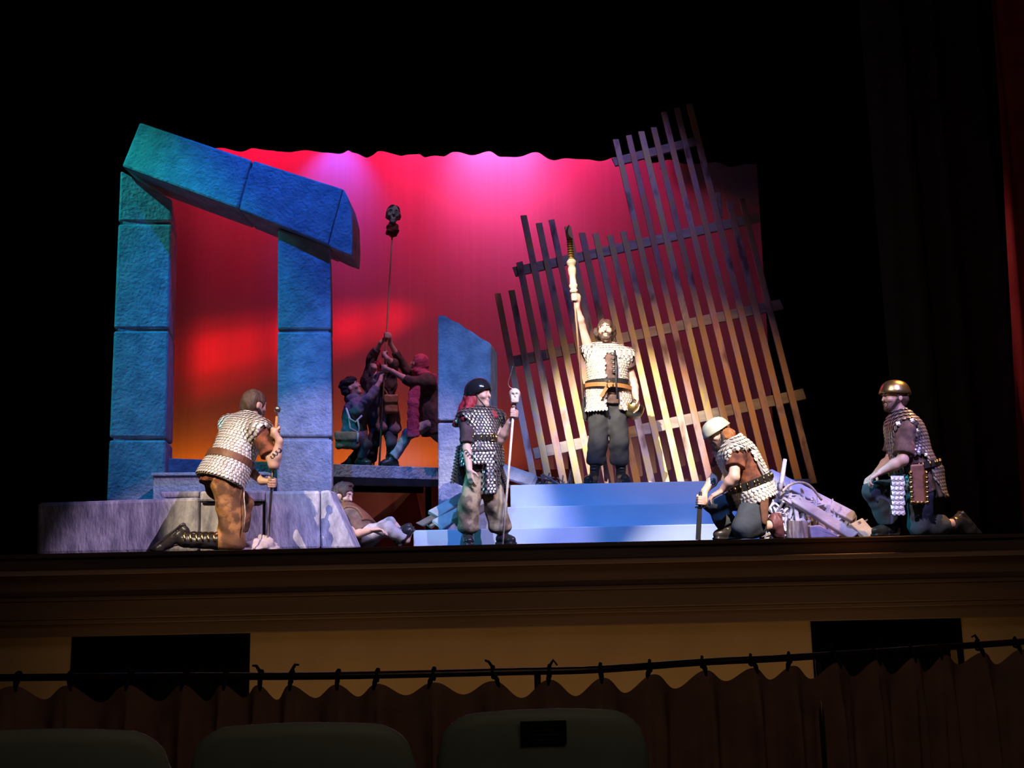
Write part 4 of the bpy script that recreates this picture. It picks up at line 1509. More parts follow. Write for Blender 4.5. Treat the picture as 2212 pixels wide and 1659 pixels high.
def scales(vest, V_, Q, m, c0, c1, R, w=0.036, hgt=0.046, name='metal_scales', skip=None, reach=0.6, gap=0.90):
    """Overlapping shield-shaped plates laid row by row on the surface of a vest."""
    bvh = BVHTree.FromPolygons([Vector(v) for v in V_], [tuple(int(i) for i in q) for q in Q])
    r, f, u = R
    L = np.linalg.norm(c1 - c0)
    ax = nv(c1 - c0)
    vs, fs = [], []
    row = 0
    z = 0.0
    while z < L:
        c = c0 + ax * z
        ang = (row % 2) * 0.5 * w / 0.17
        while ang < 6.283:
            d = math.cos(ang) * r + math.sin(ang) * f
            d = nv(d - ax * (d @ ax))
            hit = bvh.ray_cast(Vector(c + d * reach), Vector(-d), reach)
            step = w / 0.17
            if hit[0] is not None:
                p = np.array(hit[0])
                n = np.array(hit[1])
                rr = np.linalg.norm(p - c)
                step = w / max(0.08, rr) * 0.98
                if rr > 0.05 and n @ d > 0.12 and abs(n @ ax) < 0.93 and (skip is None or not skip(p, n)):
                    dn = nv(-ax + n * (ax @ n))
                    sd = np.cross(dn, n)
                    tilt = n * 0.009
                    a = p + n * 0.003
                    jit = random.uniform(-0.004, 0.004)
                    base = len(vs)
                    w_, hgt_ = w * gap, hgt * gap
                    vs += [a - dn * hgt_ * 0.5 - sd * w_ * 0.5, a - dn * hgt_ * 0.5 + sd * w_ * 0.5, a + sd * w_ * 0.52 + dn * hgt_ * 0.2 + tilt * 0.7, a + dn * hgt_ * 0.56 + tilt + sd * jit,
                           a - sd * w_ * 0.52 + dn * hgt_ * 0.2 + tilt * 0.7, a + n * 0.010 + dn * hgt_ * 0.1, a - dn * hgt_ * 0.5 - n * 0.004]
                    for q in ((0, 1, 5), (1, 2, 5), (2, 3, 5), (3, 4, 5), (4, 0, 5)):
                        fs.append(tuple(base + i for i in q))
            ang += step
        z += hgt * 0.66
        row += 1
    if not fs:
        return None
    o = raw_mesh(name, vs, fs, m, vest, False)
    o['kind'] = 'stuff'
    return o


def belt(root, c, R, rx, ry, m, hgt=0.045, name='belt', tilt=0.0, buckle=True, studs=None, thick=0.012, surf=None):
    """Strap round the waist: an oval ring with a rectangular section."""
    r, f, u = R
    n = 48
    vs, fs = [], []
    if surf is not None:
        bvh = BVHTree.FromPolygons([Vector(v) for v in surf[0]], [tuple(int(i) for i in q) for q in surf[1]])
    rad = []
    for k in range(n):
        a = 6.283 * k / n
        o = math.cos(a) * r + math.sin(a) * f
        e = 1.0 / math.sqrt((math.cos(a) / rx) ** 2 + (math.sin(a) / ry) ** 2)
        if surf is not None:
            hit = bvh.ray_cast(Vector(c + u * (tilt * math.cos(a) * rx) + o * 0.5), Vector(-o), 0.45)
            if hit[0] is not None:
                e = max(e, 0.5 - hit[3])
        rad.append(e)
    rad = [max(rad[k], 0.5 * (rad[k - 1] + rad[(k + 1) % n])) + (0.008 if surf is not None else 0) for k in range(n)]
    ctr = lambda k: c + (math.cos(6.283 * k / n) * r + math.sin(6.283 * k / n) * f) * rad[k % n] + u * (tilt * math.cos(6.283 * k / n) * rx)
    for k in range(n):
        o = math.cos(6.283 * k / n) * r + math.sin(6.283 * k / n) * f
        for (q, z) in ((0, -0.5), (thick, -0.5), (thick, 0.5), (0, 0.5)):
            vs.append(ctr(k) + o * q + u * (z * hgt))
    ry = rad[n // 4]
    for k in range(n):
        for e in range(4):
            a, b = k * 4 + e, k * 4 + (e + 1) % 4
            k2 = (k + 1) % n
            fs.append((a, b, k2 * 4 + (e + 1) % 4, k2 * 4 + e))
    o = raw_mesh(name, vs, fs, m, root, False)
    if buckle:
        p = c + f * (ry + thick + 0.004)
        bk_ = []
        for (a, b) in (((-.03, -.03), (.03, -.03)), ((.03, -.03), (.03, .03)), ((.03, .03), (-.03, .03)), ((-.03, .03), (-.03, -.03))):
            bk_.append(tube_geo([p + r * a[0] + u * a[1], p + r * b[0] + u * b[1]], 0.006, 6))
        v, fc = cat_geo(*bk_)
        raw_mesh('buckle', v, fc, BRASS, o, True)
    if studs:
        gs = []
        for k in range(studs):
            kk_ = int(k * n / studs)
            d = math.cos(6.283 * kk_ / n) * r + math.sin(6.283 * kk_ / n) * f
            q = ctr(kk_) + d * thick
            gs.append(tube_geo([q - u * hgt * 0.42, q + nv(d) * 0.004, q + u * hgt * 0.42], [0.005, 0.008, 0.005], 6))
        v, fc = cat_geo(*gs)
        s_ = raw_mesh('belt_loops', v, fc, BRASS, o, True)
        s_['kind'] = 'stuff'
    return o


def helmet(root, at, HR, m, prof, tilt=0.0, sx=1.18, cen=(0, -0.006, 0.02), brim=True, strap=True, name='helmet'):
    r, f, u = HR
    ax = nv(u + f * tilt)
    vs, fs = lathe_geo(prof, at(*cen), ax, 32, sx, f)
    o = raw_mesh(name, vs, fs, m, root, True)
    if strap:
        for s in (1, -1):
            tube('chin_strap', [at(s * 0.092, 0.01, 0.02), at(s * 0.080, 0.035, -0.05), at(s * 0.045, 0.065, -0.105), at(0, 0.072, -0.125)], 0.006, BLKL, o, 6)
    return o


DEEP = [(0.098, -0.030), (0.106, -0.036), (0.111, -0.032), (0.1145, -0.005), (0.113, 0.028), (0.104, 0.062), (0.088, 0.092), (0.064, 0.113), (0.036, 0.125), (0.010, 0.129), (0.0005, 0.1292)]
DOME = [(0.103, 0.012), (0.1125, 0.002), (0.1145, 0.006), (0.110, 0.030), (0.101, 0.062), (0.086, 0.090), (0.064, 0.110), (0.036, 0.122), (0.010, 0.126), (0.0005, 0.1262)]
POT = [(0.098, 0.016), (0.113, 0.002), (0.115, 0.006), (0.107, 0.026), (0.101, 0.052), (0.089, 0.078), (0.069, 0.098), (0.043, 0.111), (0.016, 0.117), (0.0005, 0.1175)]


def hair_ops(at, HR, grow=0.014, front=0.055, low=-0.06):
    ops = [('u', Ell(at(0, -0.012, 0.026), (0.076 + grow, 0.096 + grow, 0.098 + grow), HR), 0),
           ('u', Ell(at(0, -0.050, -0.030), (0.070 + grow, 0.052 + grow, 0.060 + grow), HR), 0.03)]
    cut = [('s', Ell(at(0, 0.105, -0.022), (0.066, 0.085, 0.082), HR), 0.012), ('s', Ell(at(0.078, 0.012, -0.018), (0.03, 0.03, 0.038), HR), 0.008),
           ('s', Ell(at(-0.078, 0.012, -0.018), (0.03, 0.03, 0.038), HR), 0.008), ('i', Half(at(0, 0, low), -HR[2]), 0)]
    return ops, cut


def beard_ops(at, HR, grow=0.010):
    return [('u', Cone(at(0.056, 0.012, -0.040), at(0.030, 0.060, -0.088), 0.014 + grow, 0.018 + grow), 0), ('u', Cone(at(-0.056, 0.012, -0.040), at(-0.030, 0.060, -0.088), 0.014 + grow, 0.018 + grow), 0.01),
            ('u', Ell(at(0, 0.070, -0.096), (0.036 + grow, 0.024 + grow, 0.022 + grow), HR), 0.02), ('u', Cone(at(0.030, 0.088, -0.040), at(-0.030, 0.088, -0.040), 0.009, 0.009), 0.004),
            ('u', Cone(at(0.030, 0.086, -0.040), at(0.034, 0.072, -0.085), 0.009, 0.014), 0.008), ('u', Cone(at(-0.030, 0.086, -0.040), at(-0.034, 0.072, -0.085), 0.009, 0.014), 0.008)]

def vest_solid(root, j, g=1.0, infl=0.034, hem=-0.10, belly=0.0, flare=0.02, caps=0.0, arm=0.085, extra=(), cuts=(), seed=9, h=0.010, name='scale_vest', m=BACKV, neck=0.075):
    ops, R = torso_ops(j, g, infl, belly)
    r, f, u = R
    L = np.linalg.norm(j['neck'] - j['pelvis'])
    pe = j['pelvis']
    ops.append(('u', Cone(pe + u * 0.10, pe + u * (hem - 0.05), 0.118 * g + infl, 0.118 * g + infl + flare, n=r, s=0.72), 0.06))
    for s, sg in (('R', 1), ('L', -1)):
        if caps:
            ops.append(('u', Ell(j['sh' + s] + r * sg * 0.02 + u * 0.01, (0.07 + caps, 0.085, 0.05 + caps * 0.4), R), 0.03))
    ops += list(extra)
    ops.append(('i', Half(pe + u * hem, -u), 0))
    for s, sg in (('R', 1), ('L', -1)):
        d = nv(j['el' + s] - j['sh' + s])
        ops.append(('s', Cone(j['sh' + s] + r * sg * (0.10 + caps * 0.7) - u * 0.03, j['sh' + s] + r * sg * (0.10 + caps * 0.5) - u * 0.12, arm, arm * 0.8), 0.012))
    ops.append(('s', Cone(j['neck'] + u * 0.045, j['neck'] + u * 0.25, neck, neck * 1.3), 0.012))
    ops += list(cuts)
    o, V_, Q = solid_mesh(name, ops, h, m, root, wrinkle(0.003, 22, seed))
    return o, V_, Q, R


def mk(Y0):
    def J(x, y, dy=0.0, z=None):
        p = P(x, y, Y0 + dy)
        if z is not None:
            p[2] = z
        return p
    return J


def mesh_ops(name, ops, m, root, h=0.008, disp=None, floor=None):
    return solid_mesh(name, ops, h, m, root, disp, floor)[0]


GRP = 'performers on the stage'

# ================================================================== 1  left kneeling man with the cane sword
J = mk(8.4)
j = dict(pelvis=J(480, 1030), neck=J(540, 908, 0.13), shR=J(560, 930, -0.05), shL=J(500, 922, 0.26), elR=J(592, 1004, -0.14), wrR=J(604, 953, -0.17), elL=J(526, 1004, 0.20), wrL=J(566, 1040, 0.03),
         hiR=J(489, 1050, -0.07), hiL=J(478, 1050, 0.11), knR=J(503, 1166, -0.04, 0.07), anR=J(398, 1158, -0.10, 0.085), toR=J(330, 1184, -0.12, 0.022), knL=J(522, 1090, 0.42), anL=J(512, 1172, 0.5, 0.09), toL=J(532, 1184, 0.68, 0.016))
g1, g2 = J(597, 934, -0.15), J(586, 1043, -0.02)
sw_a, sw_b = J(599, 890, -0.20), J(577, 1186, 0.14, 0.004)
sax = nv(sw_a - sw_b)
hd = (J(549, 875, 0.20), (0.70, 0.70, -0.08), (0.12, 0.08, 1))
hands = [hand_grip(j['wrR'], g1, sax, 0.014), hand_grip(j['wrL'], g2, sax, 0.012)]
root, at, HR = person('person', 'kneeling man in a silver scale vest and rust trousers, leaning on a cane sword', j, hd, hands, GRP, g=1.05,
                      tattoos=swirl(j['elR'], j['wrR'], 0.45, 0.03), base=J(490, 1187, 0, 0.0))
shirt(root, j, SHIRTR, 1.05, (0.72, 0.72), low=-0.10, seed=11)
trousers(root, j, BROWNC, 1.22, (0.30, 0.75), seed=12, wide=0.006, floor=0.004)
v, V_, Q, R = vest_solid(root, j, 1.08, 0.036, hem=-0.055, caps=0.045, arm=0.075, flare=0.015, m=BACKL)
r_, f_, u_ = R
scales(v, V_, Q, SCALE_S, j['pelvis'] - u_ * 0.03, j['neck'] + u_ * 0.05, R, 0.032, 0.038)
wc = along(j['pelvis'], j['neck'], 0.27)
belt(root, wc, R, 0.205, 0.168, LEATH, 0.06, tilt=0.05, surf=(V_, Q))
boot(root, j['anR'], j['toR'], nv(j['knR'] - j['anR']), BOOTM, 0.10, floor=0.003, laces=False, up=(0.62, 0.05, -0.78))
boot(root, j['anL'], j['toL'], nv(j['knL'] - j['anL']), BOOTM, 0.13, floor=0.003)
# lashed gaiter over the shin that lies along the floor
gs = [('u', Cone(along(j['anR'], j['knR'], 0.05), along(j['anR'], j['knR'], 0.75), 0.062, 0.068), 0)]
gt = mesh_ops('gaiter', gs, BLKL, root, 0.009, wrinkle(0.006, 60, 5), 0.003)
gs = []
for k in range(6):
    c = along(j['anR'], j['knR'], 0.08 + 0.12 * k)
    ax = nv(j['knR'] - j['anR'])
    gs.append(tube_geo([c + 0.070 * (math.cos(a) * np.array([0, 1, 0]) + math.sin(a) * np.array([0, 0, 1])) + ax * 0.015 * math.sin(a * 2) for a in np.linspace(0.2, 2.9, 9)][:9], 0.008, 6))
    gs.append(tube_geo([c + 0.070 * (math.cos(a) * np.array([0, -1, 0]) + math.sin(a) * np.array([0, 0, 1])) - ax * 0.012 * math.sin(a * 2) for a in np.linspace(0.0, 1.7, 7)], 0.008, 6))
v_, fc = cat_geo(*gs)
s_ = raw_mesh('gaiter_lashing', v_, fc, BRASS, gt, True)
s_['kind'] = 'stuff'
tube('side_cord', [along(j['pelvis'], j['neck'], 0.05) + r_ * 0.17 + f_ * 0.10, J(527, 1075, -0.12), J(530, 1110, -0.15), J(526, 1150, -0.14)], 0.006, ROPE, root, 6)
ho, cut = hair_ops(at, HR, 0.012, low=-0.075)
mesh_ops('hair', ho + cut, HAIRB, root, 0.007, wrinkle(0.003, 90, 3))
mesh_ops('beard', beard_ops(at, HR, 0.004), HAIRB, root, 0.007, wrinkle(0.002, 90, 4))
# shoulder strap across the back
tube('shoulder_strap', [J(452, 985, -0.02), J(470, 940, 0.02), J(492, 918, 0.03), J(520, 905, 0.06)], 0.012, LEATH, root, 8)

t = empty('cane_sword', sw_b)
tag(t, 'long cane sword with a round pommel held upright by the left kneeling man', 'sword')
tube('blade', [sw_b, along(sw_b, sw_a, 0.45), along(sw_b, sw_a, 0.60)], [0.008, 0.011, 0.012], STEEL, t, 8)
tube('grip', [along(sw_b, sw_a, 0.60), along(sw_b, sw_a, 0.8), along(sw_b, sw_a, 0.97)], [0.013, 0.014, 0.012], TANL, t, 10)
v_, fc = lathe_geo([(0.001, -0.028), (0.014, -0.025), (0.024, -0.012), (0.027, 0.0), (0.024, 0.014), (0.014, 0.025), (0.001, 0.028)], sw_a + sax * 0.02, sax, 16)
raw_mesh('pommel', v_, fc, STEEL, t, True)

# ================================================================== 2  man sitting on the floor behind the wall end
J = mk(9.78)
j = dict(pelvis=J(786, 1160, -0.14, 0.12), neck=J(744, 1106, 0.06), shR=J(757, 1120, -0.12), shL=J(745, 1116, 0.22), elR=J(763, 1156, -0.32), wrR=J(801, 1146, -0.46), elL=J(772, 1150, 0.2), wrL=J(806, 1148, 0.0),
         hiR=J(790, 1166, -0.22, 0.11), hiL=J(790, 1164, -0.05, 0.11), knR=J(838, 1142, -0.22), anR=J(878, 1160, -0.20, 0.07), toR=J(892, 1146, -0.22), knL=J(840, 1132, 0.0), anL=J(876, 1156, -0.02, 0.07), toL=J(890, 1140, -0.04))
hd = (J(740, 1072, 0.0), (0.86, -0.42, -0.28), (0.22, 0.0, 1))
hands = [hand_free(j['wrR'], (1, -0.1, 0.05), (0, -0.2, -1), (0, 1, 0.2), 0.45), hand_free(j['wrL'], (1, -0.3, 0.0), (0, 0, -1), (0, -1, 0), 0.45)]
root, at, HR = person('person', 'dark-haired man sitting on the floor against the end of the low wall', j, hd, hands, GRP, g=0.95, base=J(780, 1187, -0.2, 0.0))
shirt(root, j, SHIRTB, 0.95, (0.35, 0.35), low=-0.06, seed=21)
v, V_, Q, R = vest_solid(root, j, 0.96, 0.03, hem=0.0, name='leather_jerkin', m=LEATH, arm=0.10, neck=0.10)
trousers(root, j, GREYC, 0.9, (0.86, 0.86), seed=22, floor=0.004)
mesh_ops('collar', [('u', Cone(j['neck'] + np.array([-0.02, -0.06, 0.02]), j['neck'] + np.array([0.09, -0.10, -0.04]), 0.035, 0.03), 0), ('u', Cone(j['neck'] + np.array([-0.02, 0.06, 0.02]), j['neck'] + np.array([0.09, 0.04, -0.04]), 0.035, 0.03), 0.02)], LEATH, root, 0.008)
for s in 'RL':
    boot(root, j['an' + s], j['to' + s], nv(j['kn' + s] - j['an' + s]), BOOTM, 0.08, floor=0.003, laces=False, up=(-0.75, 0, 0.66), sc=0.95)
ho, cut = hair_ops(at, HR, 0.014, low=-0.03)
ho.append(('u', Ell(at(0, 0.04, 0.115), (0.045, 0.05, 0.025), HR), 0.02))
mesh_ops('hair', ho + cut, HAIRB, root, 0.007, wrinkle(0.006, 110, 6))
mesh_ops('beard', beard_ops(at, HR, 0.001), HAIRB, root, 0.006, wrinkle(0.002, 90, 7))

# ================================================================== 3  three figures on the bridge with the pole
DZ = BZ - 0.008
J = mk(12.75)
pl_a, pl_b = J(819, 1002, -0.18, DZ + 0.002), J(848, 492, -0.18)
pax = nv(pl_b - pl_a)
pol = lambda y: along(pl_a, pl_b, (1002 - y) / (1002 - 492))
# 3a the middle bearer, seen from behind
j = dict(pelvis=J(829, 908, 0.12), neck=J(816, 820, 0.02), shR=J(842, 832, 0.0), shL=J(794, 826, 0.12), elR=J(850, 786, -0.12), wrR=J(836, 774, -0.22), elL=J(803, 772, 0.0), wrL=J(823, 740, -0.12),
         hiR=J(841, 920, 0.08), hiL=J(818, 920, 0.18), knR=J(846, 958, -0.12), anR=J(842, 986, 0.12, DZ + 0.09), toR=J(836, 998, -0.06, DZ + 0.016), knL=J(806, 956, 0.0), anL=J(800, 986, 0.25, DZ + 0.09), toL=J(794, 998, 0.05, DZ + 0.016))
hd = (J(808, 796, 0.06), (0.25, -0.55, 0.75), (0.0, 0.75, 0.6))
hands = [hand_grip(j['wrR'], pol(768), pax, 0.014), hand_grip(j['wrL'], pol(728), pax, 0.014)]
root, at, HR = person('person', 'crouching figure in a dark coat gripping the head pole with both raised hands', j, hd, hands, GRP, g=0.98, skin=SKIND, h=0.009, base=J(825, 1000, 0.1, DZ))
shirt(root, j, COATB, 1.05, (1.55, 1.55), low=-0.16, seed=31, loose_=0.03, name='coat', h=0.010)
trousers(root, j, DARKP, 0.95, (0.8, 0.8), seed=32, floor=DZ + 0.004, h=0.010)
R = Rrows(*torso_frame(j))
for s in 'RL':
    boot(root, j['an' + s], j['to' + s], nv(j['kn' + s] - j['an' + s]), BOOTM, 0.10, h=0.009, floor=DZ + 0.003, laces=False)
ho, cut = hair_ops(at, HR, 0.016)
mesh_ops('hair', ho + cut, HAIRB, root, 0.009, wrinkle(0.004, 90, 3))
mesh_ops('satchel', [('u', Slab(J(845, 875, -0.16), (0.085, 0.05, 0.11), np.eye(3), 0.03), 0), ('u', Slab(J(845, 862, -0.20), (0.088, 0.03, 0.055), np.eye(3), 0.02), 0.01)], TANL, root, 0.009, wrinkle(0.004, 50, 8))
mesh_ops('coat_flap', [('u', Cone(J(850, 880, -0.05), J(853, 925, -0.08), 0.06, 0.075, n=(0, 1, 0), s=1.6), 0), ('u', Cone(J(826, 885, -0.1), J(824, 922, -0.12), 0.06, 0.07, n=(0, 1, 0), s=1.6), 0.02)], CANV, root, 0.010, wrinkle(0.008, 40, 9))
tube('satchel_strap', [J(840, 858, -0.16), J(830, 838, -0.14), J(812, 822, -0.06), J(800, 815, 0.06)], 0.011, TANL, root, 6)
# 3b the figure in the black fur hat
j = dict(pelvis=J(765, 945, -0.06), neck=J(768, 868, -0.10), shR=J(776, 886, -0.30), shL=J(772, 878, 0.08), elR=J(797, 862, -0.36), wrR=J(821, 824, -0.30), elL=J(798, 850, 0.05), wrL=J(822, 808, -0.10),
         hiR=J(770, 955, -0.15), hiL=J(762, 955, 0.03), knR=J(792, 962, -0.32), anR=J(780, 988, -0.26, DZ + 0.09), toR=J(797, 998, -0.34, DZ + 0.016), knL=J(786, 965, 0.15), anL=J(752, 988, 0.2, DZ + 0.085), toL=J(738, 998, 0.2, DZ + 0.02))
hd = (J(760, 838, -0.12), (0.80, -0.10, 0.50), (-0.45, 0.0, 0.9))
hands = [hand_grip(j['wrR'], pol(816), pax, 0.014), hand_grip(j['wrL'], pol(800), pax, 0.014)]
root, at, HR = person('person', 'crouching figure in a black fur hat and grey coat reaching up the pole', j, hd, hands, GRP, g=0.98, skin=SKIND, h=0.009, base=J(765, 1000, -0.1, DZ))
shirt(root, j, COATG, 1.08, (1.7, 1.7), low=-0.14, seed=41, loose_=0.03, name='coat', h=0.010)
trousers(root, j, DARKP, 0.95, (0.8, 0.8), seed=42, floor=DZ + 0.004, h=0.010)
for s in 'RL':
    boot(root, j['an' + s], j['to' + s], nv(j['kn' + s] - j['an' + s]), BOOTM, 0.09, h=0.009, floor=DZ + 0.003, laces=False)
mesh_ops('fur_hat', [('u', Ell(at(0, -0.02, 0.075), (0.105, 0.125, 0.075), HR), 0), ('u', Ell(at(0, -0.075, -0.01), (0.095, 0.07, 0.085), HR), 0.03)], HAIRK, root, 0.009, wrinkle(0.007, 120, 5))
mesh_ops('hood_collar', [('u', Ell(along(j['neck'], at(0, 0, 0), 0.25) + np.array([-0.02, 0, -0.01]), (0.105, 0.12, 0.075)), 0)], COATG, root, 0.009, wrinkle(0.006, 60, 6))
tube('pale_strap', [J(748, 882, -0.30), J(756, 905, -0.42), J(768, 912, -0.44), J(782, 898, -0.40)], 0.013, STRAPW, root, 6)
tube('pale_strap', [J(754, 900, -0.40), J(756, 925, -0.42), J(770, 932, -0.42)], 0.013, STRAPW, root, 6)
tube('pale_strap', [J(772, 905, -0.44), J(776, 925, -0.42), J(774, 940, -0.40)], 0.012, STRAPW, root, 6)
mesh_ops('shoulder_bag', [('u', Slab(J(750, 951, -0.36), (0.145, 0.06, 0.105), np.eye(3), 0.045), 0), ('u', Slab(J(750, 942, -0.41), (0.148, 0.03, 0.06), np.eye(3), 0.025), 0.01)], CANV, root, 0.009, wrinkle(0.007, 45, 8))
tube('bag_buckle', [J(773, 935, -0.45), J(773, 955, -0.455)], 0.014, STRAPW, root, 6)
# 3c the figure in the rose scarf
j = dict(pelvis=J(931, 902, 0.0), neck=J(915, 813, -0.02), shR=J(901, 822, 0.16), shL=J(926, 826, -0.20), elR=J(868, 786, 0.08), wrR=J(843, 742, -0.10), elL=J(884, 824, -0.28), wrL=J(848, 802, -0.24),
         hiR=J(925, 915, 0.08), hiL=J(930, 915, -0.10), knR=J(968, 962, 0.1), anR=J(1000, 992, 0.12, DZ + 0.09), toR=J(975, 1002, 0.12, DZ + 0.016), knL=J(880, 938, -0.14), anL=J(846, 985, -0.12, DZ + 0.09), toL=J(824, 998, -0.16, DZ + 0.016))
hd = (J(906, 787, -0.04), (-0.90, -0.18, 0.30), (0.25, 0, 1))
hands = [hand_grip(j['wrR'], pol(727), pax, 0.014), hand_grip(j['wrL'], pol(796), pax, 0.014)]
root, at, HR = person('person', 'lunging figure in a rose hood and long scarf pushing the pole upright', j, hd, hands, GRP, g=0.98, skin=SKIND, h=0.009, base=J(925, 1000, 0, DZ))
shirt(root, j, COATB, 1.05, (1.6, 1.25), low=-0.22, seed=51, loose_=0.03, name='coat', h=0.010)
trousers(root, j, GREYC, 0.92, (0.85, 0.85), seed=52, floor=DZ + 0.004, h=0.010)
for s in 'RL':
    boot(root, j['an' + s], j['to' + s], nv(j['kn' + s] - j['an' + s]), BOOTM, 0.10, h=0.009, floor=DZ + 0.003, laces=False)
ops = [('u', Ell(at(0, -0.012, 0.02), (0.098, 0.115, 0.118), HR), 0), ('u', Ell(at(0, -0.02, -0.10), (0.10, 0.105, 0.055), HR), 0.03), ('u', Ell(along(j['neck'], at(0, 0, 0), 0.1), (0.13, 0.13, 0.06)), 0.03),
       ('s', Ell(at(0, 0.13, -0.015), (0.062, 0.10, 0.085), HR), 0.012)]
mesh_ops('hood', ops, SCARF, root, 0.008, wrinkle(0.005, 60, 4))
mesh_ops('scarf_tail', [('u', Cone(J(898, 825, -0.26), J(893, 870, -0.30), 0.07, 0.072, n=(0, 1, 0), s=3.2), 0), ('u', Cone(J(893, 870, -0.30), J(892, 940, -0.28), 0.072, 0.076, n=(0, 1, 0), s=3.2), 0.01),
                        ('i', Half(J(893, 944, -0.3), (0, 0, -1)), 0)], SCARF, root, 0.008, wrinkle(0.006, 70, 9))
mesh_ops('scarf_tail', [('u', Cone(J(936, 815, 0.0), J(942, 842, 0.02), 0.05, 0.055, n=(0, 1, 0), s=2.5), 0)], SCARF, root, 0.009, wrinkle(0.006, 70, 10))

# the pole with the effigy head
t = empty('head_pole', pl_a)
tag(t, 'long thin pole with a sooty effigy head on top, raised on the bridge', 'pole')
tube('pole_shaft', [pl_a, along(pl_a, pl_b, 0.5), pl_b + pax * 0.06], [0.013, 0.012, 0.010], POLEW, t, 8)
hc = pl_b + pax * 0.165
hops, paint, hat, hHR = head_ops(hc, (0.15, -1, -0.1), (0.05, 0, 1), 1.15)
ho, V_, Q = solid_mesh('effigy_head', hops, 0.009, [EARTHP, LIPM, EYEW, EYED, HAIRK, INK], t, wrinkle(0.003, 80, 4), paint=[p for p in paint if p[1] in (1, 3, 4)])
hh, cut = hair_ops(hat, hHR, 0.016, low=-0.03)
cut.insert(0, ('s', Ell(hat(0, 0.13, -0.01), (0.085, 0.10, 0.10), hHR), 0.01))
mesh_ops('effigy_hair', hh + cut, HAIRK, ho, 0.009, wrinkle(0.005, 90, 3))
mesh_ops('neck_rag', [('u', Cone(pl_b + pax * 0.06, pl_b - pax * 0.03, 0.05, 0.085), 0), ('u', Cone(pl_b - pax * 0.02, pl_b - pax * 0.10, 0.05, 0.022), 0.03)], BLOODR, t, 0.009, wrinkle(0.014, 75, 5))

# ================================================================== 4  woman with the bone staff
J = mk(9.30)
j = dict(pelvis=J(1042, 1000), neck=J(1038, 890, 0.0), shR=J(1010, 905, -0.10), shL=J(1068, 905, 0.10), elR=J(1009, 968, -0.16), wrR=J(1014, 1015, -0.24), elL=J(1082, 950, -0.06), wrL=J(1101, 912, -0.16),
         hiR=J(1028, 1018, -0.05), hiL=J(1056, 1018, 0.06), knR=J(1013, 1090, -0.12), anR=J(1012, 1158, -0.04, 0.09), toR=J(1014, 1176, -0.20, 0.016), knL=J(1069, 1092, -0.04), anL=J(1086, 1155, 0.03, 0.09), toL=J(1107, 1174, -0.10, 0.016))
st_a, st_b = J(1086, 1178, -0.30, 0.003), J(1111, 866, -0.20)
sax = nv(st_b - st_a)
gp = along(st_a, st_b, (1178 - 895) / (1178 - 866))
hd = (J(1036, 854, -0.03), (0.88, -0.46, 0.06), (-0.05, 0, 1))
hands = [hand_free(j['wrR'], (0.12, -0.1, -1), (0.7, 0.7, 0), (0.6, -0.8, 0), 0.35, 0.95), hand_grip(j['wrL'], gp, sax, 0.013, 0.95)]
root, at, HR = person('person', 'red-haired woman in a black helmet and scale tunic holding a bone staff', j, hd, hands, GRP, g=0.95, tattoos=swirl(j['elR'], j['wrR'], 0.3, 0.03), brow=HAIRR,
                      base=J(1045, 1180, 0, 0.0))
shirt(root, j, SHIRTP, 0.95, (0.85, 0.35), low=-0.08, seed=61)
trousers(root, j, KHAKIC, 1.0, (0.80, 0.80), seed=62, wide=0.018, floor=0.004, blouse=True)
rr, ff, uu = torso_frame(j)
Rt = Rrows(rr, ff, uu)
pe = j['pelvis']
tab = nv(np.array([0.25, -1, 0]))
side = np.cross(tab, np.array([0, 0, 1.0]))
RT = Rrows(side, tab, np.array([0, 0, 1.0]))
ext = [('u', Slab(J(1046, 1022, -0.19), (0.105, 0.022, 0.20), RT, 0.018), 0.03)]
v, V_, Q, R = vest_solid(root, j, 0.96, 0.034, hem=-0.30, caps=0.01, arm=0.075, flare=0.0, extra=ext,
                         cuts=[('s', Slab(pe + rr * 0.21 - uu * 0.20, (0.11, 0.20, 0.17), Rt, 0.02), 0.01), ('s', Slab(pe - rr * 0.21 - uu * 0.20, (0.11, 0.20, 0.17), Rt, 0.02), 0.01), ('s', Slab(pe - ff * 0.15 - uu * 0.24, (0.20, 0.14, 0.16), Rt, 0.02), 0.01)])
scales(v, V_, Q, SCALE_K, pe - uu * 0.28, j['neck'] + uu * 0.05, R, 0.033, 0.040, gap=0.80)
# side panels of the tunic, edged with plates
for (pts, nm) in (([(1003, 945), (990, 965), (977, 1040), (1004, 1052), (1010, 990)], -0.02), ([(1068, 965), (1080, 1000), (1098, 1050), (1078, 1058), (1062, 1000)], 0.08)):
    o = prism('side_panel', [J(x, y, nm) for x, y in pts], (0.0, 0.03, 0), BLKL, root, 0.006)
    gs = []
    for k in range(12):
        a = along(J(*pts[1], nm - 0.012), J(*pts[2], nm - 0.012), k / 11)
        gs.append(tube_geo([a - np.array([0.016, 0, 0.012]), a + np.array([0.0, -0.008, 0]), a + np.array([0.016, 0, -0.014])], [0.011, 0.014, 0.008], 6))
    v_, fc = cat_geo(*gs)
    s_ = raw_mesh('panel_scales', v_, fc, SCALE_K, o, False)
    s_['kind'] = 'stuff'
wc = along(pe, j['neck'], 0.46)
belt(root, wc, R, 0.180, 0.150, BLKL, 0.055, studs=20, surf=(V_, Q))
for s in 'RL':
    boot(root, j['an' + s], j['to' + s], nv(j['kn' + s] - j['an' + s]), BOOTM, 0.12, floor=0.003, sc=0.95)
helmet(root, at, HR, NAVYH, DEEP, tilt=-0.42, cen=(0, -0.012, 0.030))
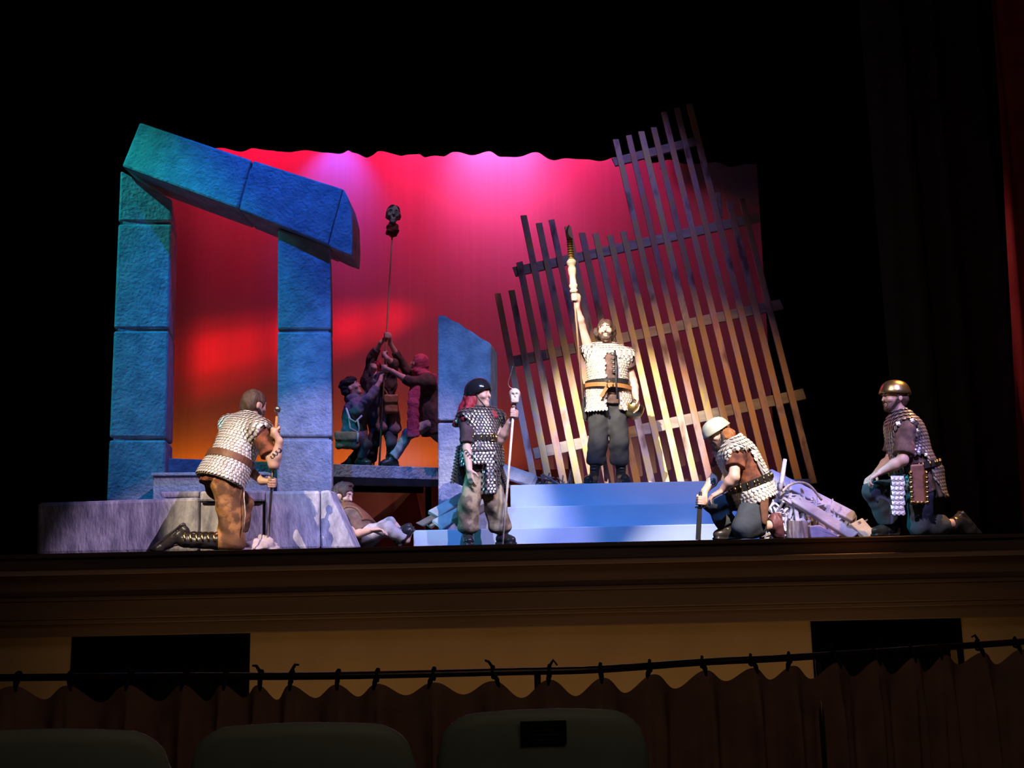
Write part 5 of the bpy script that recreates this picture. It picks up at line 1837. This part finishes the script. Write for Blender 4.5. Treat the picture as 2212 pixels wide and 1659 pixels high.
ops = [('u', Cone(at(0, -0.080, 0.01), at(0.02, -0.12, -0.10), 0.072, 0.075), 0), ('u', Cone(at(0.02, -0.12, -0.10), J(986, 915, 0.0), 0.072, 0.038), 0.03), ('u', Cone(at(0.07, -0.05, -0.05), J(1002, 905, -0.16), 0.05, 0.03), 0.03), ('u', Cone(at(-0.07, 0.0, -0.06), J(1070, 900, -0.06), 0.036, 0.026), 0.02), ('u', Cone(at(0.075, -0.02, 0.02), at(0.09, -0.03, -0.12), 0.022, 0.03), 0.02),
       ('u', Cone(at(-0.075, 0.0, 0.02), at(-0.09, 0.01, -0.12), 0.022, 0.034), 0.02), ('u', Cone(at(-0.09, 0.01, -0.12), J(1071, 912, -0.04), 0.036, 0.02), 0.02), ('u', Cone(at(0.02, -0.11, -0.08), J(998, 930, 0.06), 0.05, 0.02), 0.02)]
mesh_ops('hair', ops, HAIRR, root, 0.007, wrinkle(0.005, 80, 8))
t = empty('bone_staff', st_a)
tag(t, 'thin pale staff topped by a small skull, held by the red-haired woman', 'staff')
tube('staff_shaft', [st_a, along(st_a, st_b, 0.5), st_b], [0.010, 0.012, 0.013], BONE, t, 8)
sk = st_b + sax * 0.045
sops = [('u', Ell(sk + np.array([0, 0, 0.02]), (0.052, 0.058, 0.052)), 0), ('u', Slab(sk + np.array([0.0, -0.02, -0.04]), (0.036, 0.034, 0.030), np.eye(3), 0.015), 0.02),
        ('s', Ell(sk + np.array([-0.02, -0.055, 0.008]), (0.014, 0.02, 0.014)), 0.004), ('s', Ell(sk + np.array([0.02, -0.055, 0.008]), (0.014, 0.02, 0.014)), 0.004), ('s', Ell(sk + np.array([0.0, -0.056, -0.018]), (0.007, 0.014, 0.010)), 0.003)]
mesh_ops('skull', sops, BONE, t, 0.006)
tube('wire_hook', smooth_curve([sk + np.array([0.0, 0, 0.06]), J(1101, 836, -0.2), J(1098, 826, -0.2), J(1104, 805, -0.2), J(1108, 790, -0.2)], 5), 0.003, STEEL, t, 5)
mesh_ops('binding', [('u', Cone(st_b - sax * 0.05, st_b - sax * 0.0, 0.020, 0.026), 0)], CANV, t, 0.006, wrinkle(0.003, 120, 3))

# ================================================================== 5  the man with the raised spear
J = mk(10.52)
j = dict(pelvis=J(1314, 868), neck=J(1310, 754, 0.0), shR=J(1274, 762, 0.0), shL=J(1351, 771, 0.0), elR=J(1256, 706, -0.06), wrR=J(1246, 664, -0.14), elL=J(1367, 824, 0.05), wrL=J(1375, 862, -0.14),
         hiR=J(1295, 886, 0.0), hiL=J(1333, 886, 0.0), knR=J(1291, 958, -0.06), anR=J(1284, 1020, 0.0, PZ + 0.095), toR=J(1270, 1037, -0.20, PZ + 0.016), knL=J(1338, 960, -0.06), anL=J(1341, 1020, 0.0, PZ + 0.095), toL=J(1352, 1037, -0.20, PZ + 0.016))
sp_t, sp_b = J(1228, 489, -0.16), J(1259, 862, -0.16)
sax = nv(sp_t - sp_b)
spf = lambda y: along(sp_b, sp_t, (862 - y) / (862 - 489))
hd = (J(1308, 717, -0.03), (-0.14, -1, 0.14), (0.0, 0.16, 1))
hands = [hand_grip(j['wrR'], spf(646), sax, 0.016, 1.08), hand_free(j['wrL'], (0.12, -0.25, -1), (-0.9, -0.1, 0), (-0.2, -1, 0), 0.5, 1.05)]
root, at, HR = person('person', 'bearded man in a white scale vest raising a tall spear on the platform', j, hd, hands, GRP, g=1.12, belly=0.03, base=J(1313, 1040, 0, PZ), hsc=1.04)
shirt(root, j, SHIRTB, 1.12, (0.22, 0.45), low=-0.04, belly=0.03, seed=71)
trousers(root, j, DARKP, 1.1, (0.62, 0.62), seed=72, wide=0.012, floor=PZ + 0.004, blouse=True)
rr, ff, uu = torso_frame(j)
Rt = Rrows(rr, ff, uu)
pe = j['pelvis']
v, V_, Q, R = vest_solid(root, j, 1.12, 0.034, hem=-0.11, belly=0.03, caps=0.02, arm=0.082, flare=0.03, m=BACKL,
                         cuts=[('s', Slab(pe + ff * 0.25 - rr * 0.03 + uu * 0.12, (0.062, 0.20, 0.36), Rt, 0.02), 0.01), ('s', Slab(pe + rr * 0.26 - uu * 0.12, (0.06, 0.05, 0.16), Rt, 0.01), 0.01)])
scales(v, V_, Q, SCALE_W, pe - uu * 0.10, j['neck'] + uu * 0.06, R, 0.033, 0.040, name='bone_scales')
wc = along(pe, j['neck'], 0.34)
belt(root, wc, R, 0.215, 0.205, BLKL, 0.05, tilt=0.0, name='black_belt', buckle=False, surf=(V_, Q))
b2 = belt(root, wc - uu * 0.045, R, 0.228, 0.212, TANL, 0.042, tilt=0.09, name='tan_belt', surf=(V_, Q), thick=0.02)
plank('belt_tail', wc + ff * 0.235 + rr * 0.02 - uu * 0.06, wc + ff * 0.24 + rr * 0.10 - uu * 0.17, 0.035, 0.008, TANL, root, ff, 0.002)
for s in 'RL':
    boot(root, j['an' + s], j['to' + s], nv(j['kn' + s] - j['an' + s]), BOOTM, 0.17, floor=PZ + 0.003, sc=1.05)
ho, cut = hair_ops(at, HR, 0.017, low=-0.060)
ho += [('u', Ell(at(sg * 0.095, -0.01, zz), (0.014, 0.028, 0.028), HR), 0.02) for sg in (1, -1) for zz in (0.03, -0.025)]
mesh_ops('hair', ho + cut[:1] + cut[3:], HAIRB, root, 0.008, wrinkle(0.010, 95, 7))
mesh_ops('beard', beard_ops(at, HR, 0.003), HAIRB, root, 0.006, wrinkle(0.002, 90, 4))
tube('front_cord', [J(1328, 757, -0.17), J(1331, 790, -0.20), J(1331, 830, -0.235), J(1334, 862, -0.22)], 0.010, BLKL, root, 6)
gs = []
for k in range(5):
    c = J(1324 + k * 0.6, 766 + k * 9, -0.19)
    gs.append(tube_geo([c - rr * 0.022, c + ff * 0.012, c + rr * 0.022], [0.008, 0.014, 0.008], 6))
v_, fc = cat_geo(*gs)
s_ = raw_mesh('chest_ornament', v_, fc, STEEL, root, True)
s_['kind'] = 'stuff'
hol = prism('holster', [J(x, y, -0.06) for x, y in [(1257, 858), (1266, 856), (1270, 880), (1266, 908), (1259, 906), (1256, 880)]], (0.02, 0.07, 0), BLKL, root, 0.008)

t = empty('spear', sp_b)
tag(t, 'tall spear with a carved bone head and pale curved tip, raised high', 'spear')
tube('spear_shaft', [sp_b, along(sp_b, sp_t, 0.5), spf(650)], [0.010, 0.012, 0.014], POLEW, t, 8)
pr = [(0.014, 0.0), (0.030, 0.01), (0.032, 0.03), (0.022, 0.045), (0.031, 0.06), (0.034, 0.085), (0.026, 0.10), (0.024, 0.18), (0.031, 0.21), (0.033, 0.26), (0.024, 0.29), (0.036, 0.31), (0.038, 0.335), (0.024, 0.36), (0.016, 0.37)]
base = spf(636)
Lb = np.linalg.norm(spf(560) - base)
v_, fc = lathe_geo([(a * 1.35, b / 0.37 * Lb) for a, b in pr], base, sax, 16)
raw_mesh('carved_bone', v_, fc, BONE, t, True)
gs = [tube_geo([base, spf(515)], 0.024, 10)]
for k in range(9):
    c = along(spf(560), spf(518), k / 8)
    gs.append(tube_geo([c + 0.028 * (math.cos(a) * np.array([1, 0, 0]) + math.sin(a) * np.array([0, 1, 0])) for a in np.linspace(0, 6.283, 11)], 0.0075, 6))
v_, fc = cat_geo(*gs)
s_ = raw_mesh('cord_wrapping', v_, fc, GOLDW, t, True)
s_['kind'] = 'stuff'
tip = smooth_curve([spf(518), J(1225, 508, -0.16), J(1225, 498, -0.16), J(1229, 486, -0.16)], 6)
tube('curved_tip', tip, list(np.linspace(0.024, 0.004, len(tip))), BONE, t, 8)
t = empty('held_helmet', J(1374, 900, -0.10))
tag(t, 'shiny gold and blue helmet hanging from the left hand of the spear man', 'helmet')
v_, fc = lathe_geo([(0.104, 0.0), (0.112, -0.004), (0.113, 0.0), (0.108, 0.03), (0.096, 0.062), (0.075, 0.092), (0.045, 0.110), (0.014, 0.117), (0.0005, 0.1175)], J(1368, 882, -0.06), (-0.1, -0.30, -0.92), 28, 1.1)
raw_mesh('helmet_shell', v_, fc, GOLD, t, True)
tube('helmet_strap', [J(1362, 872, -0.18), J(1370, 862, -0.2), J(1380, 872, -0.14)], 0.006, BLKL, t, 6)

# ================================================================== 6  kneeling man in the pale helmet
J = mk(8.45)
j = dict(pelvis=J(1628, 1064), neck=J(1584, 960, -0.02), shR=J(1568, 980, 0.19), shL=J(1588, 984, -0.20), elR=J(1546, 1030, 0.16), wrR=J(1521, 1062, 0.04), elL=J(1586, 1030, -0.29), wrL=J(1559, 1060, -0.22),
         hiR=J(1624, 1076, 0.10), hiL=J(1636, 1080, -0.10), knR=J(1545, 1084, 0.10), anR=J(1577, 1146, 0.12, 0.09), toR=J(1548, 1162, 0.06, 0.016), knL=J(1606, 1146, -0.17, 0.075), anL=J(1680, 1138, -0.04, 0.12), toL=J(1690, 1160, -0.03, 0.016))
sw_t, sw_b = J(1513, 1068, -0.02), J(1508, 1166, -0.03, 0.004)
sax = nv(sw_t - sw_b)
hd = (J(1551, 938, -0.05), (-0.85, -0.34, -0.42), (-0.42, 0.0, 0.9))
hands = [hand_grip(j['wrR'], J(1512, 1082, -0.02), sax, 0.014), hand_free(j['wrL'], (-0.75, 0.1, -0.4), (0, 0.2, -1), (-0.3, 0.9, 0), 0.5)]
root, at, HR = person('person', 'kneeling man in a pale round helmet with bowed head beside the rubble heap', j, hd, hands, GRP, g=1.05, tattoos=swirl(j['elR'], j['wrR'], 0.35, 0.03), base=J(1610, 1165, 0, 0.0))
shirt(root, j, SHIRTR, 1.05, (0.6, 0.6), low=-0.10, seed=81)
trousers(root, j, NAVYP, 1.08, (0.86, 0.5), seed=82, wide=0.012, floor=0.004)
rr, ff, uu = torso_frame(j)
pe = j['pelvis']
v, V_, Q, R = vest_solid(root, j, 1.05, 0.034, hem=-0.07, m=BACKL, caps=0.03, arm=0.085, flare=0.01, cuts=[('s', Slab(pe - rr * 0.20 + uu * 0.2, (0.09, 0.09, 0.16), Rrows(rr, ff, uu), 0.02), 0.01)])
scales(v, V_, Q, SCALE_W, pe - uu * 0.05, j['neck'] + uu * 0.06, R, 0.034, 0.042, name='bone_scales')
wc = along(pe, j['neck'], 0.20)
belt(root, wc, R, 0.205, 0.175, BLKL, 0.06, studs=26, surf=(V_, Q))
boot(root, j['anR'], j['toR'], nv(j['knR'] - j['anR']), BOOTM, 0.10, floor=0.003)
boot(root, j['anL'], j['toL'], nv(j['knL'] - j['anL']), BOOTR, 0.08, floor=0.003, laces=False, up=(-0.93, 0.0, -0.1))
helmet(root, at, HR, CAPM, POT, tilt=0.10, cen=(0, -0.004, 0.022))
ops = [('u', Ell(at(0, -0.055, -0.03), (0.088, 0.062, 0.075), HR), 0), ('u', Cone(at(0, -0.07, -0.05), at(0, -0.075, -0.11), 0.07, 0.05), 0.03), ('u', Ell(at(0.075, -0.02, -0.02), (0.02, 0.04, 0.05), HR), 0.02), ('u', Ell(at(-0.075, -0.02, -0.02), (0.02, 0.04, 0.05), HR), 0.02)]
mesh_ops('hair', ops, HAIRA, root, 0.007, wrinkle(0.005, 80, 8))
mesh_ops('beard', beard_ops(at, HR, 0.010), HAIRB, root, 0.007, wrinkle(0.003, 90, 4))
o = prism('hip_pouch', [J(x, y, -0.24) for x, y in [(1645, 1068), (1662, 1072), (1660, 1120), (1655, 1135), (1646, 1130), (1642, 1095)]], (0.0, 0.07, 0), LEATH, root, 0.012)
t = empty('black_sword', sw_b)
tag(t, 'dark straight sword planted on the floor by the man in the pale helmet', 'sword')
plank('blade', sw_b, along(sw_b, sw_t, 0.72), 0.042, 0.010, BLKL, t, (0, -1, 0), 0.002, 0.9)
tube('grip', [along(sw_b, sw_t, 0.72), sw_t + sax * 0.02], 0.013, BLKL, t, 8)
tube('crossguard', [along(sw_b, sw_t, 0.72) - np.array([0.04, 0, 0]), along(sw_b, sw_t, 0.72) + np.array([0.04, 0, 0])], 0.008, STEEL, t, 8)

# ================================================================== 7  kneeling man in the gold helmet
J = mk(8.5)
j = dict(pelvis=J(1984, 1040), neck=J(1945, 900, 0.0), shR=J(1938, 922, 0.20), shL=J(1957, 926, -0.20), elR=J(1925, 990, 0.22), wrR=J(1890, 1026, 0.10), elL=J(1950, 994, -0.26), wrL=J(1901, 1021, -0.18),
         hiR=J(1978, 1048, 0.10), hiL=J(1988, 1048, -0.10), knR=J(1888, 1058, 0.0), anR=J(1924, 1140, 0.05, 0.09), toR=J(1892, 1158, 0.0, 0.016), knL=J(1986, 1140, -0.08, 0.075), anL=J(2082, 1140, 0.0, 0.10), toL=J(2112, 1152, 0.02, 0.016))
hd = (J(1933, 859, -0.02), (-1, -0.12, 0.0), (0.0, 0, 1))
hands = [hand_free(j['wrL'], (-0.9, 0.2, -0.55), (-0.2, 0.1, -1), (-0.3, 0.9, 0.3), 0.7), hand_free(j['wrR'], (-0.8, -0.3, -0.5), (-0.2, 0, -1), (-0.3, -0.9, 0.3), 0.6)]
root, at, HR = person('person', 'kneeling man in a gold helmet resting his hands on his knee, far right', j, hd, hands, GRP, g=1.08, base=J(1980, 1155, 0, 0.0))
shirt(root, j, SHIRTB, 1.08, (0.82, 0.82), low=-0.10, seed=91)
trousers(root, j, NAVYP, 1.08, (0.86, 0.6), seed=92, wide=0.012, floor=0.004)
rr, ff, uu = torso_frame(j)
R3 = Rrows(rr, ff, uu)
pe = j['pelvis']
ext = [('u', Cone(pe - ff * 0.10 + uu * 0.05, J(2020, 1075, -0.05), 0.10, 0.06, n=(0, 1, 0), s=0.7), 0.04)]
v, V_, Q, R = vest_solid(root, j, 1.08, 0.034, hem=-0.16, caps=0.015, arm=0.10, flare=0.03, extra=ext,
                         cuts=[('s', Slab(pe - rr * 0.22 - uu * 0.02, (0.10, 0.085, 0.24), R3, 0.02), 0.01), ('s', Slab(pe + ff * 0.15 - uu * 0.16, (0.3, 0.12, 0.12), R3, 0.02), 0.01)])
scales(v, V_, Q, SCALE_D, pe - uu * 0.15, j['neck'] + uu * 0.06, R, 0.036, 0.044, name='pewter_scales')
wc = along(pe, j['neck'], 0.22)
belt(root, wc, R, 0.222, 0.185, BLKL, 0.055, studs=28, surf=(V_, Q))
# hanging front tab with plates
o = hexa('front_tab', [J(1922, 1112, -0.26), J(1952, 1114, -0.26), J(1950, 1028, -0.26), J(1924, 1026, -0.26), J(1922, 1112, -0.23), J(1952, 1114, -0.23), J(1950, 1028, -0.23), J(1924, 1026, -0.23)], BACKV, root, 0.006)
gs = []
for k in range(8):
    for q in range(3):
        c = J(1929 + q * 9.5 + (k % 2) * 2, 1034 + k * 10.5, -0.265)
        gs.append(([c + np.array([-0.018, 0, 0.022]), c + np.array([0.018, 0, 0.022]), c + np.array([0.018, -0.008, -0.012]), c + np.array([0, -0.010, -0.024]), c + np.array([-0.018, -0.008, -0.012]), c + np.array([0, -0.016, 0])],
                   [(0, 1, 5), (1, 2, 5), (2, 3, 5), (3, 4, 5), (4, 0, 5)]))
v_, fc = cat_geo(*gs)
s_ = raw_mesh('tab_scales', v_, fc, SCALE_S, o, False)
s_['kind'] = 'stuff'
o = hexa('hip_quiver', [J(1968, 1088, -0.27), J(2002, 1086, -0.27), J(1996, 1002, -0.25), J(1966, 1004, -0.25), J(1968, 1088, -0.18), J(2002, 1086, -0.18), J(1996, 1002, -0.17), J(1966, 1004, -0.17)], LEATH, root, 0.012)
gs = []
for k in range(7):
    for xx in (1966, 2000):
        c = J(xx + k * 0.5, 1022 + k * 10.5, -0.275)
        gs.append(tube_geo([c + np.array([0, 0, -0.016]), c + np.array([0, -0.014, 0]), c + np.array([0, 0, 0.016])], [0.010, 0.017, 0.010], 7))
for k in range(4):
    c = J(1972 + k * 9, 1086, -0.275)
    gs.append(tube_geo([c + np.array([-0.012, 0, 0]), c + np.array([0, -0.012, 0]), c + np.array([0.012, 0, 0])], [0.009, 0.015, 0.009], 7))
v_, fc = cat_geo(*gs)
s_ = raw_mesh('quiver_studs', v_, fc, BRASS, o, True)
s_['kind'] = 'stuff'
boot(root, j['anR'], j['toR'], nv(j['knR'] - j['anR']), BOOTM, 0.10, floor=0.003)
boot(root, j['anL'], j['toL'], nv(j['knL'] - j['anL']), BOOTM, 0.10, floor=0.003, laces=False, up=(-0.75, 0.0, -0.62))
helmet(root, at, HR, GOLD, DOME, tilt=-0.05, cen=(0, -0.004, 0.024))
ops = [('u', Ell(at(0, -0.05, -0.02), (0.086, 0.060, 0.062), HR), 0)]
mesh_ops('hair', ops + [('s', Ell(at(0, 0.06, -0.02), (0.2, 0.06, 0.06), HR), 0.01)], HAIRB, root, 0.007, wrinkle(0.004, 90, 8))
mesh_ops('beard', beard_ops(at, HR, 0.006), HAIRB, root, 0.007, wrinkle(0.002, 90, 4))
